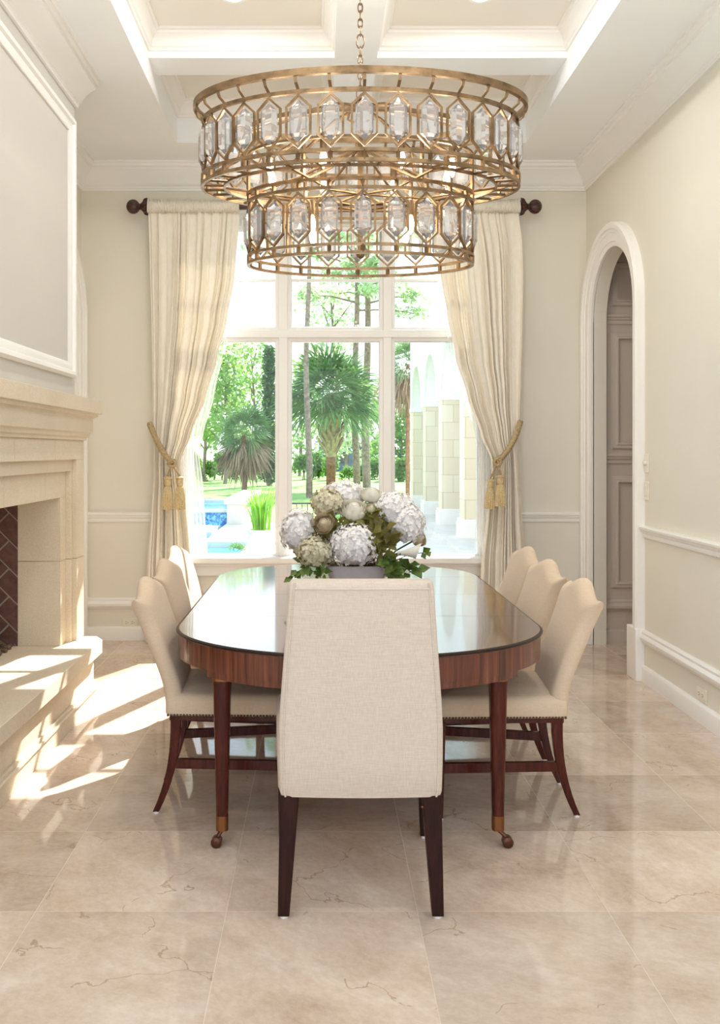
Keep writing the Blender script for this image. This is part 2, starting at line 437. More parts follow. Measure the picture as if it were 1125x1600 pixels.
build('sill_apron', MB().box(WX0-.08, WX1+.08, YB-.03, YB, .50, .60).box(WX0-.08, WX1+.08, YB-.05, YB, .575, .60), M['window'], win, bevel=.004)

# wall plates
def plate(name, c, n, up, w, h, label, cat, kind):
    """wall plate at c, facing n, w along the wall, h high"""
    c = Vector(c); n = Vector(n); s = Vector((0,0,1)).cross(n)
    def bx(b, u0, u1, v0, v1, d0, d1):
        P = [c + s*u + Vector((0,0,v)) + n*d for d in (d0, d1) for u, v in ((u0,v0),(u1,v0),(u1,v1),(u0,v1))]
        return b.add(P, [(0,3,2,1),(4,5,6,7),(0,1,5,4),(1,2,6,5),(2,3,7,6),(3,0,4,7)])
    t = thing(name, c, label, cat)
    build('cover_plate', bx(MB(), -w/2, w/2, -h/2, h/2, 0, .007), M['outlet'], t, bevel=.003)
    if kind == 'outlet':
        for q in (-1, 1):
            r = build('receptacle', bx(MB(), q*w*.2-.016, q*w*.2+.016, -.017, .017, .006, .010), M['outlet'], t, bevel=.002)
            b = MB()
            bx(b, q*w*.2-.009, q*w*.2+.001, .005, .008, .0095, .0105); bx(b, q*w*.2-.009, q*w*.2+.001, -.008, -.005, .0095, .0105); bx(b, q*w*.2+.007, q*w*.2+.011, -.003, .003, .0095, .0105)
            build('slot', b, M['slot'], r, smooth=0)
    elif kind == 'knob':
        b = MB(); 
        rings = [[c + n*d + (s*math.cos(a*PI/8) + Vector((0,0,1))*math.sin(a*PI/8))*r for a in range(16)] for d, r in ((.006,.014),(.022,.013),(.026,.010))]
        build('dimmer_knob', b.loft(rings), M['outlet'], t)
    else:
        build('rocker', bx(MB(), -.017, .017, -.034, .034, .006, .012), M['outlet'], t, bevel=.003)
plate('wall_outlet', (-1.487, YB, .135), (0,-1,0), 0, .118, .068, 'ivory duplex outlet low on the back wall left of the curtain', 'outlet', 'outlet')
plate('wall_outlet', (XR, 4.90, .150), (-1,0,0), 0, .118, .072, 'ivory duplex outlet low on the right wall', 'outlet', 'outlet')
plate('light_switch', (XR, 5.732, 1.39), (-1,0,0), 0, .072, .118, 'ivory dimmer plate with round knob, upper of two beside the arch', 'light switch', 'knob')
plate('light_switch', (XR, 5.732, 1.215), (-1,0,0), 0, .072, .118, 'ivory rocker switch plate, lower of two beside the arch', 'light switch', 'rocker')

# ceiling lights; those beyond DL are out of view, added to brighten the room
DL = [(-.485, 5.02), (.885, 5.02)]
for (x, y), w in zip(DL + [(-.485, 3.55), (.885, 3.55), (-.485, 2.1), (.885, 2.1)], ('to the left of the chandelier chain', 'to the right of the chandelier chain', 'over the near left end of the table, unseen, added for brightness', 'over the near right end of the table, unseen, added for brightness', 'in front of the host chair, fireplace side, unseen, added for brightness', 'in front of the host chair, arch side, unseen, added for brightness')):
    t = thing('recessed_downlight', (x, y, 3.985), 'round white recessed downlight in the coffer ' + w, 'ceiling light', 'recessed downlights in the coffers')
    ring = [(.052,-.004),(.075,-.004),(.078,0),(.052,0)]
    build('trim_ring', MB().loft([[(x+r*math.cos(2*PI*j/32), y+r*math.sin(2*PI*j/32), 3.985+z) for j in range(32)] for r, z in ((.052,0),(.052,-.006),(.074,-.006),(.078,0))], caps=False), M['trim'], t)
    build('lamp', MB().lathe((x, y, 3.985), [(.051,-.003),(.051,-.001)], 32), M['lamp'], t)

# ================================================================== FIREPLACE
fp = thing('fireplace', (XL, 4.0, 0), 'beige cast-stone fireplace with stepped surround, mantel shelf and raised hearth', 'fireplace')
YC = 4.0
layers = [(-1.426, 5.29, 5.45, 1.417, 1.53), (-1.45, 5.25, 5.29, 1.351, 1.417), (-1.4785, 5.143, 5.25, 1.2025, 1.351)]
for sgn in (1, -1):
    b = MB()
    for fx, ya, yb, _, _ in layers:
        a, c = sorted((YC + sgn*(ya-YC), YC + sgn*(yb-YC)))
        for z0, z1 in ((.361, .840), (.842, 1.417 if fx == -1.426 else (1.351 if fx == -1.45 else 1.2025))): b.box(-1.722, fx, a, c, z0, z1)
    build('jamb', b, M['stone'], fp, bevel=.002)
b = MB()
for fx, ya, yb, z0, z1 in layers:
    yi, yo = ya, (yb if fx == -1.426 else yb)
    cuts = [YC-(yo-YC), 3.0, 3.62, 4.22, 4.86 if fx != -1.45 else 4.80, yo]
    for a, c in zip(cuts, cuts[1:]): b.box(XL, fx, a+.001, c-.001, z0, z1)
build('lintel', b, M['stone'], fp, bevel=.002)
mp = [(0,1.53),(.012,1.53),(.014,1.545),(.026,1.552),(.030,1.570),(.044,1.578),(.044,1.660),(.052,1.668),(.066,1.672),(.070,1.688),(.090,1.692),(.090,1.772),(0,1.772)]
b = MB().sweep([(XL,5.45,0),(-1.426,5.45,0),(-1.426,2.55,0),(XL,2.55,0)], mp, (0,0,1)).box(XL, -1.4255, 2.5505, 5.4495, 1.531, 1.7715)
build('mantel_shelf', b, M['stone'], fp, bevel=.002)
def prism(b, pts, z0, z1):
    n = len(pts)
    return b.add([(x,y,z0) for x, y in pts] + [(x,y,z1) for x, y in pts],
                 [tuple(reversed(range(n))), tuple(range(n, 2*n))] + [(i, (i+1) % n, n+(i+1) % n, n+i) for i in range(n)])
def hearth_outline(d):
    return [(-2.15, 2.58+d), (-1.342-d*.4, 2.58+d), (-1.285-d, 2.68+d*.4), (-1.285-d, 5.32-d*.4), (-1.342-d*.4, 5.42-d), (-2.15, 5.42-d)]
build('hearth_slab', prism(MB(), hearth_outline(0), .283, .361), M['stone'], fp, bevel=.003)
b = MB(); prism(b, hearth_outline(.046), 0, .283); prism(b, hearth_outline(.030), 0, .085); prism(b, hearth_outline(.022), .085, .098); prism(b, hearth_outline(.034), .098, .118)
build('hearth_base', b, M['stone'], fp, bevel=.002)
# firebox
FX = -2.15
b = MB().box(FX-.1, FX, 2.75, 5.25, .34, 1.4).box(FX, XL, 2.75, 5.25, 1.2025, 1.4)
b.box(FX, -1.72, 5.150, 5.25, .34, 1.21).box(FX, -1.72, 2.75, 2.850, .34, 1.21)
fb = build('firebox', b, M['grout'], fp, smooth=0)
# herringbone bricks, clipped to the firebox side
bm = bmesh.new(); w = .112; g = .010; r2 = math.sqrt(.5)
for i in range(-14, 15):
    for j in range(-14, 15):
        for k in (0, 3):
            if (i - j) % 4 != k: continue
            u0, v0 = i*w, j*w
            u1, v1 = (u0 + 2*w, v0 + w) if k == 0 else (u0 + w, v0 + 2*w)
            q = [(u0+g/2,v0+g/2),(u1-g/2,v0+g/2),(u1-g/2,v1-g/2),(u0+g/2,v1-g/2)]
            q = [((u-v)*r2, (u+v)*r2) for u, v in q]
            if max(p[0] for p in q) < -.30 or min(p[0] for p in q) > .30 or max(p[1] for p in q) < -.55 or min(p[1] for p in q) > .55: continue
            fr = [bm.verts.new((-1.93 + p[0], 5.143, .80 + p[1])) for p in q]; bk = [bm.verts.new((-1.93 + p[0], 5.150, .80 + p[1])) for p in q]
            bm.faces.new(fr); bm.faces.new(bk[::-1])
            for e in range(4): bm.faces.new((fr[e], fr[(e+1) % 4], bk[(e+1) % 4], bk[e]))
for co, no in (((FX,0,0),(-1,0,0)), ((-1.722,0,0),(1,0,0)), ((0,0,.361),(0,0,-1)), ((0,0,1.2025),(0,0,1))):
    bmesh.ops.bisect_plane(bm, geom=bm.verts[:] + bm.edges[:] + bm.faces[:], plane_co=co, plane_no=no, clear_outer=True)
b = MB(); bm.verts.ensure_lookup_table(); bm.verts.index_update()
b.add([v.co for v in bm.verts], [[v.index for v in f.verts] for f in bm.faces]); bm.free()
build('brick_lining', b, M['firebrick'], fb, smooth=0, recalc=False)
rng = random.Random(5); b = MB()
for i in range(900):
    x = rng.uniform(-2.12, -1.735); y = rng.uniform(4.5, 5.13); z = .361 + rng.uniform(0, .035) * min(1, (-1.70 - x) * 6)
    r = rng.uniform(.008, .02)
    b.ball((x, y, z + r*.4), r, 6, 3, (1, rng.uniform(.5, 1), rng.uniform(.5, .9)))
g_ = build('fire_gravel', b, M['lava'], None, smooth=0, recalc=False)
tag(g_, 'bed of brown lava gravel on the firebox floor', 'gravel', None, 'stuff')

# ================================================================== TABLE
TX, TY = .152, 4.42
def outline(off=0, n=64):
    """racetrack: straight sides, elliptical ends"""
    a, st, e = .735 - off, .72, .57 - off
    pts = []
    for i in range(n + 1):
        t = PI * i / n; pts.append((TX + a*math.cos(t), TY + st + e*math.sin(t)))
    for i in range(n + 1):
        t = PI + PI * i / n; pts.append((TX + a*math.cos(t), TY - st + e*math.sin(t)))
    return pts
tb = thing('dining_table', (TX, TY, 0), 'long polished mahogany dining table with rounded ends, on brass-footed tapered legs', 'table')
def clipped(y0, y1, off):
    pts = [(x, min(max(y, y0), y1)) for x, y in outline(off)]
    out = []
    for p in pts:
        if not out or (abs(p[0]-out[-1][0]) + abs(p[1]-out[-1][1])) > 1e-5: out.append(p)
    return out
seams = [TY-2, 3.89, 4.48-.002, 5.10, TY+2]
for y0, y1 in zip(seams, seams[1:]):
    # each leaf: intersect the outline with a slice across
    n = 40; L = []; R = []
    ya, yb = max(y0 + .0007, TY-1.285), min(y1 - .0007, TY+1.285)
    for i in range(n + 1):
        t = i / n; y = ya + (yb - ya) * (t - .0 if 0 else (.5 - .5*math.cos(PI*t)))
        d = abs(y - TY) - .72
        w = .728 if d <= 0 else .728 * math.sqrt(max(0.0004, 1 - (d/.57)**2))
        L.append((TX - w, y)); R.append((TX + w, y))
    leaf = build('table_leaf', prism(MB(), R + L[::-1], .744, .760), M['top'], tb, smooth=30, bevel=.0012)
o1 = outline(-.004); o2 = outline(.004)
b = MB().loft([[(x,y,.747) for x, y in o2], [(x,y,.747) for x, y in outline(0)], [(x,y,.750) for x, y in o1], [(x,y,.755) for x, y in o1], [(x,y,.7595) for x, y in outline(.003)], [(x,y,.7595) for x, y in outline(.012)], [(x,y,.747) for x, y in outline(.012)]], closed=True)
build('edge_moulding', b, M['edge'], tb)
b = MB().loft([[(x,y,.748) for x, y in outline(.005)], [(x,y,.655) for x, y in outline(.005)], [(x,y,.655) for x, y in outline(.035)], [(x,y,.748) for x, y in outline(.035)]], closed=True)
build('apron', b, M['apron'], tb)
for sg in (1, -1):
    ring_o = []; ring_i = []
    for i in range(33):
        t = math.radians(38 + (142-38)*i/32)
        ring_o.append((TX + .7285*math.cos(t), TY + sg*(.72 + .5635*math.sin(t)))); ring_i.append((TX + .69*math.cos(t), TY + sg*(.72 + .525*math.sin(t))))
    rings = [[(*po, .660), (*po, .632), (*pi, .632), (*pi, .660)] for po, pi in zip(ring_o, ring_i)]
    build('end_apron', MB().loft(rings), M['apron'], tb)
def sq(cx, cy, hx, hy, z, rnd=.55, n=16):
    return [(cx + hx*math.copysign(abs(math.cos(2*PI*(j+.5)/n))**rnd, math.cos(2*PI*(j+.5)/n)), cy + hy*math.copysign(abs(math.sin(2*PI*(j+.5)/n))**rnd, math.sin(2*PI*(j+.5)/n)), z) for j in range(n)]
for lx in (-.512, .512):
    for ly in (-1.05, 1.05):
        x, y = TX - .008 + lx, TY + ly
        lg = build('leg', MB().loft([sq(x,y,.034,.034,.640), sq(x,y,.034,.034,.612), sq(x,y,.033,.033,.60), sq(x,y,.0215,.0215,.115)]), M['leg'], tb)
        build('collar', MB().loft([sq(x,y,.0355,.0355,.636), sq(x,y,.0355,.0355,.618)]), M['brass'], lg)
        build('cup', MB().loft([sq(x,y,.0225,.0225,.116), sq(x,y,.0225,.0225,.062), sq(x,y,.014,.014,.058)]), M['brass'], lg)
        dx = .034 if lx > 0 else -.020
        cs = MB().tube([(x,y,.06),(x+dx*.5,y-.006,.048),(x+dx,y-.008,.028)], .008, 8)
        for q in (-1, 1):
            c = Vector((x+dx, y-.008+q*.011, .0200))
            cs.loft([[c + Vector((r*math.cos(2*PI*j/20), d*q, r*math.sin(2*PI*j/20))) for j in range(20)] for d, r in ((-.008,.017),(-.006,.0200),(.005,.0200),(.008,.016),(.009,.006))])
        build('caster', cs, M['caster'], lg)

# ================================================================== SIDE CHAIRS (facing +y before placing; x is the width)
def lerp(a, b, t): return a + (b-a)*t
def smooth01(t): t = max(0, min(1, t)); return t*t*(3-2*t)
def cushion(b, x0, x1, hw0, hw1, z0, z1, crown=.02, n=12, rnd=.03):
    """upholstered block from y=x0 (half width hw0) to y=x1 (half width hw1)"""
    rings = []
    for z, ins in ((z0, .004), (z0+.01, 0), (z1-rnd, 0), (z1-rnd*.45, rnd*.18), (z1-rnd*.1, rnd*.6), (z1, rnd*1.3)):
        r = []
        P = [(-hw0+ins, x0+ins), (hw0-ins, x0+ins), (hw1-ins, x1-ins), (-hw1+ins, x1-ins)]
        cr = .028
        for i in range(4):
            a, p, c = Vector(P[i-1]), Vector(P[i]), Vector(P[(i+1) % 4])
            d1 = (a-p).normalized()*cr; d2 = (c-p).normalized()*cr
            for k in range(5):
                t = k/4; q = p + d1*(1-t)**2 + d2*t**2
                r.append((q.x, q.y, z))
            for k in range(1, 6):
                q = (p + d2).lerp(c + (p-c).normalized()*cr, k/6); r.append((q.x, q.y, z))
        rings.append(r)
    # domed top
    top = rings[-1]; cx = 0; cy = (x0+x1)/2
    for s_ in (.8, .55, .3, .08):
        rings.append([(p[0]*s_, cy + (p[1]-cy)*s_, z1 + crown*(1-s_*s_)) for p in top])
    return b.loft(rings)
def back_shell(b, fn_w, fn_top, z0, fn_y, th, nu=18, nv=16, bow=.03):
    """padded back: front and back sheets over a (u,v) grid, bridged round a soft edge"""
    V = []; W = nu + 1; NV = nv + 1
    for side in (1, -1):
        for j in range(NV):
            v = 1 - (1 - j/nv)**1.6                       # rows gather towards the top
            for i in range(W):
                u = math.sin(PI/2*(-1 + 2*i/nu)) if True else 0
                z = z0 + (fn_top(u) - z0) * v
                hz = (fn_top(u) - z)
                e = min(1, hz/.035); ez = math.sqrt(max(.02, 1 - (1-e)**2))
                s_ = min(1, (1-abs(u))*fn_w(v)/.030); es = math.sqrt(max(.02, 1 - (1-s_)**2))
                tt = th * min(ez, 1) * es
                x = u * fn_w(v); y = fn_y(z) + bow * u*u * smooth01(v*1.3)
                V.append((x, y - th/2 + side*tt/2, z))
    fs = []; n = W*NV
    for j in range(nv):
        for i in range(nu):
            a = j*W + i
            fs.append((a, a+1, a+W+1, a+W)); fs.append((n+a, n+a+W, n+a+W+1, n+a+1))
        for i in (0, nu):
            a = j*W + i; fs.append((a, a+W, n+a+W, n+a))
    for i in range(nu):
        for j in (0, nv):
            a = j*W + i; fs.append((a, a+1, n+a+1, n+a))
    return b.add(V, fs)

GROUP_C = 'dining chairs along the sides of the table'
def make_side_chair():
    r = thing('dining_chair', (0,0,0), 'ecru dining chair', 'chair', GROUP_C)
    s = build('seat', cushion(MB(), -.062, .475, .226, .272, .405, .492, .022), M['ecru'], r, smooth=60)
    b = MB()
    def edge_run(pa, pb):
        n = int((Vector(pb)-Vector(pa)).length / .0125)
        for i in range(n + 1):
            p = Vector(pa).lerp(Vector(pb), i/n); b.ball(p, .0058, 6, 4)
    edge_run((-.226,-.05,.409), (-.273,.46,.409)); edge_run((.226,-.05,.409), (.273,.46,.409)); edge_run((-.255,.477,.409), (.255,.477,.409))
    build('nailhead_trim', b, M['nail'], s, smooth=180, recalc=False)
    build('seat_rail', MB().loft([[(-.215,-.045,z),(.215,-.045,z),(.262,.465,z),(-.262,.465,z)] for z in (.385,.406)]), M['leg'], r, smooth=0)
    top = lambda u: .876 + .058*(.5 + .5*math.cos(PI*min(1, abs(u)/.80))) + .006*smooth01((abs(u)-.80)/.20)
    wd = lambda v: lerp(.222, .252, smooth01(v)) + .040*max(0,(v-.70)/.30)**2
    yy = lambda z: .008 - .13*max(0, (z-.49)/.40)**1.25
    build('backrest', back_shell(MB(), wd, top, .425, yy, .072, bow=-.018, nu=30), M['ecru'], r, smooth=180, subsurf=1)
    for sx in (-1, 1):
        # straight tapered front leg
        x = sx*.245
        l = build('leg', MB().loft([sq(x,.445,.021,.021,.39,.25), sq(x,.447,.0125,.0125,.008,.25)]), M['leg'], r)
        build('glide', MB().lathe((x,.447,0), [(.013,0),(.013,.009)], 12), M['pad'], l)
        # swept rear leg
        rings = []
        for k in range(11):
            t = k/10; z = lerp(.42, .008, t); hx = lerp(.020, .011, t)
            rings.append(sq(sx*lerp(.200, .178, t), .0 - .02 - .083*t**2.4, hx, hx*1.15, z, .25))
        l = build('leg', MB().loft(rings), M['leg'], r)
        build('glide', MB().lathe((sx*.178,-.103,0), [(.012,0),(.012,.009)], 12), M['pad'], l)
        a = Vector((sx*.245,.445,.205)); c = Vector((sx*.190,-.036,.205))
        d = (c-a); w = Vector((.011,0,0)); h = Vector((0,0,.019))
        build('stretcher', MB().loft([[p - w - h, p + w - h, p + w + h, p - w + h] for p in (a, c)]), M['leg'], r, bevel=.002)
    return r
chair = make_side_chair()
# (x of the rear feet, y, turn): backs stand away from the table
spots = [('left', -.576, 3.86, -87, 'ecru upholstered dining chair on the fireplace side, nearest the front of the room'),
         ('left', -.610, 4.50, -90, 'ecru upholstered dining chair on the fireplace side, middle one of three'),
         ('left', -.655, 5.13, -90, 'sunlit ecru dining chair on the fireplace side, next to the window'),
         ('right', .935, 3.825, 86, 'ecru upholstered dining chair on the arch side, nearest the front of the room'),
         ('right', .955, 4.475, 90, 'ecru upholstered dining chair on the arch side, middle one of three'),
         ('right', .990, 5.08, 90, 'ecru upholstered dining chair on the arch side, next to the curtain')]
for i, (side, x, y, a, lab) in enumerate(spots):
    o = chair if i == 0 else copy_tree(chair)
    o.location = (x, y, 0); o.rotation_euler = (0, 0, math.radians(a)); o['label'] = lab

# ================================================================== HEAD CHAIR
HXc, HYc = .124, 2.86
hc = thing('host_chair', (HXc, HYc, 0), 'tall oatmeal linen host chair seen from behind at the near end of the table', 'chair')
def hx(b):  # move to the chair's place
    b.v = [(x+HXc, y+HYc, z) for x, y, z in b.v]; return b
rings = []
prof_h = [(.380,.245),(.384,.252),(.40,.2555),(.50,.2575),(.60,.257),(.68,.2525),(.80,.243),(.90,.235),(1.0,.2275),(1.045,.224),(1.062,.221),(1.068,.214)]
for z, w in prof_h:
    t = (z-.38)/.69
    lean = -.020 - .055*t**1.3
    th = .10 - .035*t
    d = 0 if .39 < z < 1.05 else .008 if z < 1.065 else .016
    y0, y1 = lean + d, lean + th - d
    r = []
    for sx, yy_ in ((-1,y0),(1,y0),(1,y1),(-1,y1)):
        pass
    cr = min(.014, (y1-y0)*.35)
    n = 8
    # rounded rectangle
    P = [(-w,y0),(w,y0),(w,y1),(-w,y1)]
    for i in range(4):
        a, p, c = Vector(P[i-1]), Vector(P[i]), Vector(P[(i+1)%4])
        d1 = (a-p).normalized()*cr; d2 = (c-p).normalized()*cr
        for k in range(5):
            q = p + d1*(1-k/4)**2 + d2*(k/4)**2; r.append((q.x, q.y, z))
        if i in (0, 2):
            for k in range(1, 10):
                q = (p+d2).lerp(c + (p-c).normalized()*cr, k/10)
                r.append((q.x, q.y + (-.010 if i == 0 else .014)*math.sin(PI*k/10)*(0 if i == 2 else 1), z))
    rings.append(r)
bk = build('backrest', hx(MB().loft(rings)), M['linen'], hc, smooth=50)
b = MB()
for sx in (-1, 1):
    pts = []
    for z, w in prof_h[1:-1]:
        t = (z-.38)/.69; pts.append((sx*(w-.016), -.020-.055*t**1.3-.001, z))
    b.tube(pts, .003, 6)
b.tube([(x, -.0725-.010*math.cos(PI*x/.44), 1.043) for x in (-.208, -.15, -.1, -.05, 0, .05, .1, .15, .208)], .003, 6)
build('piping', hx(b), M['linen'], bk)
build('seat', hx(cushion(MB(), .05, .60, .262, .296, .37, .565, .03, rnd=.05)), M['linen'], hc, smooth=60)
for sx in (-1, 1):
    l = build('leg', hx(MB().loft([sq(sx*.224,.015,.031,.028,.384,.2), sq(sx*.242,-.004,.0185,.019,.010,.2)])), M['leg_dark'], hc)
    build('glide', hx(MB().lathe((sx*.242,-.004,0), [(.014,0),(.014,.010)], 14), ), M['pad'], l)
    l = build('leg', hx(MB().loft([sq(sx*.262,.575,.025,.025,.375,.2), sq(sx*.268,.585,.017,.017,.010,.2)])), M['leg_dark'], hc)
    build('glide', hx(MB().lathe((sx*.268,.585,0), [(.013,0),(.013,.010)], 14)), M['pad'], l)
build('tack', hx(MB().ball((.196,.0,.345), .006, 8, 6)), M['brass'], hc)

# ================================================================== CHANDELIER
CHX, CHY = .190, 4.42
ch = thing('chandelier', (CHX, CHY, 3.15), 'two-tier oval antique gold chandelier ringed with pointed cut crystals', 'chandelier')
def ell(a, b_, th, z=0): return Vector((CHX + a*math.sin(th), CHY - b_*math.cos(th), z))
def elln(a, b_, th): return Vector((math.sin(th)/a, -math.cos(th)/b_, 0)).normalized()
def ring(name, a, b_, z, w, h, par=ch, n=96):
    rings = []
    for i in range(n):
        th = 2*PI*i/n; p = ell(a, b_, th, z); nn = elln(a, b_, th)*w/2; k = Vector((0,0,h/2))
        rings.append([p - nn - k, p + nn - k, p + nn + k, p - nn + k])
    return build(name, MB().loft(rings, closed=True), M['gold'], par)
UA, UB, LA, LB = .768, .43, .545, .285
ring('upper_rim', .802, .455, 3.135, .020, .030)
ring('upper_band', .762, .425, 3.062, .014, .018)
ring('lower_band', UA, UB, 2.795, .014, .016); ring('lower_band', UA, UB, 2.750, .014, .016)
ring('inner_band', .66, .36, 2.750, .012, .012)
ring('inner_rim', .545, .30, 3.02, .014, .022)
ring('inner_rim', .545, .30, 2.90, .012, .012)
ring('upper_band', LA, LB, 2.712, .014, .014); ring('upper_band', LA, LB, 2.672, .014, .014)
ring('lower_band', LA, LB, 2.412, .014, .013); ring('lower_band', LA, LB, 2.374, .014, .013)
# curved brackets from the rim down to the band
for i in range(32):
    th = 2*PI*(i+0)/32; n_ = elln(UA, UB, th); tg = Vector((-n_.y, n_.x, 0))
    a0 = ell(.802, .455, th, 3.125); a1 = ell(.762, .425, th, 3.068)
    pts = [a0, a0.lerp(a1,.25) + Vector((0,0,.001)) + n_*.008, a0.lerp(a1,.5) + n_*.012 - Vector((0,0,.004)), a0.lerp(a1,.8) + n_*.007, a1]
    build('rim_bracket', MB().loft([[p - tg*.007 - n_*.004, p + tg*.007 - n_*.004, p + tg*.007 + n_*.004, p - tg*.007 + n_*.004] for p in pts]), M['gold'], ch)
def post(b, p, q, w=.007):
    d = (q-p).normalized(); s = d.orthogonal().normalized(); t = d.cross(s)
    b.loft([[x + s*w + t*w, x - s*w + t*w, x - s*w - t*w, x + s*w - t*w] for x in (p, q)])
for k in range(32):
    th = 2*PI*k/32
    br = MB(); post(br, ell(UA, UB, th, 2.75), ell(UA, UB, th, 2.795)); build('band_post', br, M['gold'], ch)
    br = MB(); post(br, ell(UA, UB, th+PI/32, 2.75), ell(.66, .36, th+PI/32, 2.75), .005); build('spoke', br, M['gold'], ch)
for k in range(22):
    th = 2*PI*k/22
    br = MB(); post(br, ell(LA, LB, th, 2.374), ell(LA, LB, th, 2.412)); build('band_post', br, M['gold'], ch)
    br = MB(); post(br, ell(LA, LB, th, 2.672), ell(LA, LB, th, 2.712)); build('band_post', br, M['gold'], ch)
# inner frame: hub, rods, arms
br = MB()
post(br, Vector((CHX,CHY,3.19)), Vector((CHX,CHY,2.42)), .009)
for k in range(6):
    th = 2*PI*k/6 + PI/6
    br.tube([(CHX,CHY,3.15), ell(.545*.4,.3*.4,th,3.12), ell(.545,.30,th,3.02)], .009, 6)
    br.tube([ell(.545,.30,th,3.02), ell(.60,.335,th,2.88), ell(UA,UB,th,2.795)], .008, 6)
    post(br, ell(.545,.30,th,2.90), ell(LA,LB,th,2.712), .007)
    br.tube([(CHX,CHY,2.95), ell(.3,.17,th,2.80), ell(LA,LB,th,2.712)], .007, 6)
    br.tube([(CHX,CHY,2.72), ell(.3,.17,th,2.70), ell(.66,.36,th,2.75)], .007, 6)
    th += PI/6
    br.tube([(CHX,CHY,2.64), ell(.3,.16,th,2.655), ell(LA,LB,th,2.672)], .007, 6)
br.ball((CHX,CHY,2.425), .022, 12, 8)
br.lathe((CHX,CHY,3.13), [(.012,0),(.03,.008),(.03,.022),(.014,.035),(.010,.06)], 16)
for s_ in (-1, 1):
    br.tube([(CHX, CHY-.02, 3.185), (CHX+s_*.05, CHY-.02, 3.13), (CHX+s_*.062, CHY-.02, 3.075), (CHX+s_*.03, CHY-.02, 3.06)], .006, 6)
build('inner_frame', br, M['gold'], ch)
# crystals in their hexagonal frames
def crystal(a, b_, th, zc, hh=.104, hw=.055):
    n_ = elln(a, b_, th); tg = Vector((-n_.y, n_.x, 0)); c = ell(a, b_, th, zc); Z = Vector((0,0,1))
    tip = .040
    out = [(-hw, -hh+tip), (0, -hh-.012), (hw, -hh+tip), (hw, hh-tip), (0, hh+.012), (-hw, hh-tip)]
    path = [c + tg*x + Z*z for x, z in out]
    fr = build('crystal_frame', MB().sweep(path, [(-.0045,-.006),(.0045,-.006),(.0045,.006),(-.0045,.006)], n_, True), M['gold'], ch)
    b = MB(); w, d = .039, .022; H0 = hh - .010; tp = .036
    sec = [(-.55,-1),(.55,-1),(1,-.3),(1,.3),(.55,1),(-.55,1),(-1,.3),(-1,-.3)]
    rows_ = [(-H0,.06),(-H0+tp,1),(H0-tp,1),(H0,.06)]
    b.loft([[c + tg*x*w*s_ + n_*y*d*s_ + Z*z for x, y in sec] for z, s_ in rows_])
    build('crystal', b, M['crystal'], ch, smooth=0)
for k in range(32): crystal(UA-.004, UB-.004, 2*PI*k/32, 2.931)
for k in range(22): crystal(LA, LB, 2*PI*k/22, 2.541)
# lamps
for k in range(8):
    th = 2*PI*(k+.5)/8; p = ell(.47, .255, th, 2.86)
    b = MB().lathe(p, [(.004,.075),(.014,.07),(.017,.03),(.017,0),(.010,-.004)], 12)
    b.tube([p + Vector((0,0,.07)), ell(.52,.285,th,2.95), ell(.545,.30,th,2.90)], .006, 6)
    s = build('lamp_holder', b, M['gold'], ch)
    build('bulb', MB().lathe(p, [(.008,0),(.011,-.012),(.017,-.035),(.016,-.055),(.009,-.078),(.002,-.09)], 12), M['bulb'], s)
for k in range(4):
    th = 2*PI*(k+.5)/4; p = ell(.33, .17, th, 2.585)
    b = MB().lathe(p, [(.004,.075),(.014,.07),(.016,.03),(.016,0),(.010,-.004)], 12)
    b.tube([p + Vector((0,0,.07)), ell(.2,.10,th,2.665), (CHX,CHY,2.66)], .006, 6)
    s = build('lamp_holder', b, M['gold'], ch)
    build('bulb', MB().lathe(p, [(.008,0),(.011,-.012),(.017,-.035),(.016,-.055),(.009,-.078),(.002,-.09)], 12), M['bulb'], s)
# chain
b = MB(); z = 3.175
k = 0
while z < 3.815:
    big = k % 6 == 0
    rw, rh = (.018,.036) if big else (.011,.024)
    ax = Vector((1,0,0)) if k % 2 == 0 else Vector((0,1,0))
    c = Vector((CHX, CHY, z + rh))
    b.tube([c + ax*rw*math.cos(2*PI*j/14) + Vector((0,0,rh*math.sin(2*PI*j/14))) for j in range(14)], .0038, 6, closed=True)
    z += 2*rh - .010; k += 1
b.lathe((CHX,CHY,3.80), [(.012,0),(.05,.012),(.06,.03)], 20)
build('chain', b, M['gold'], ch)

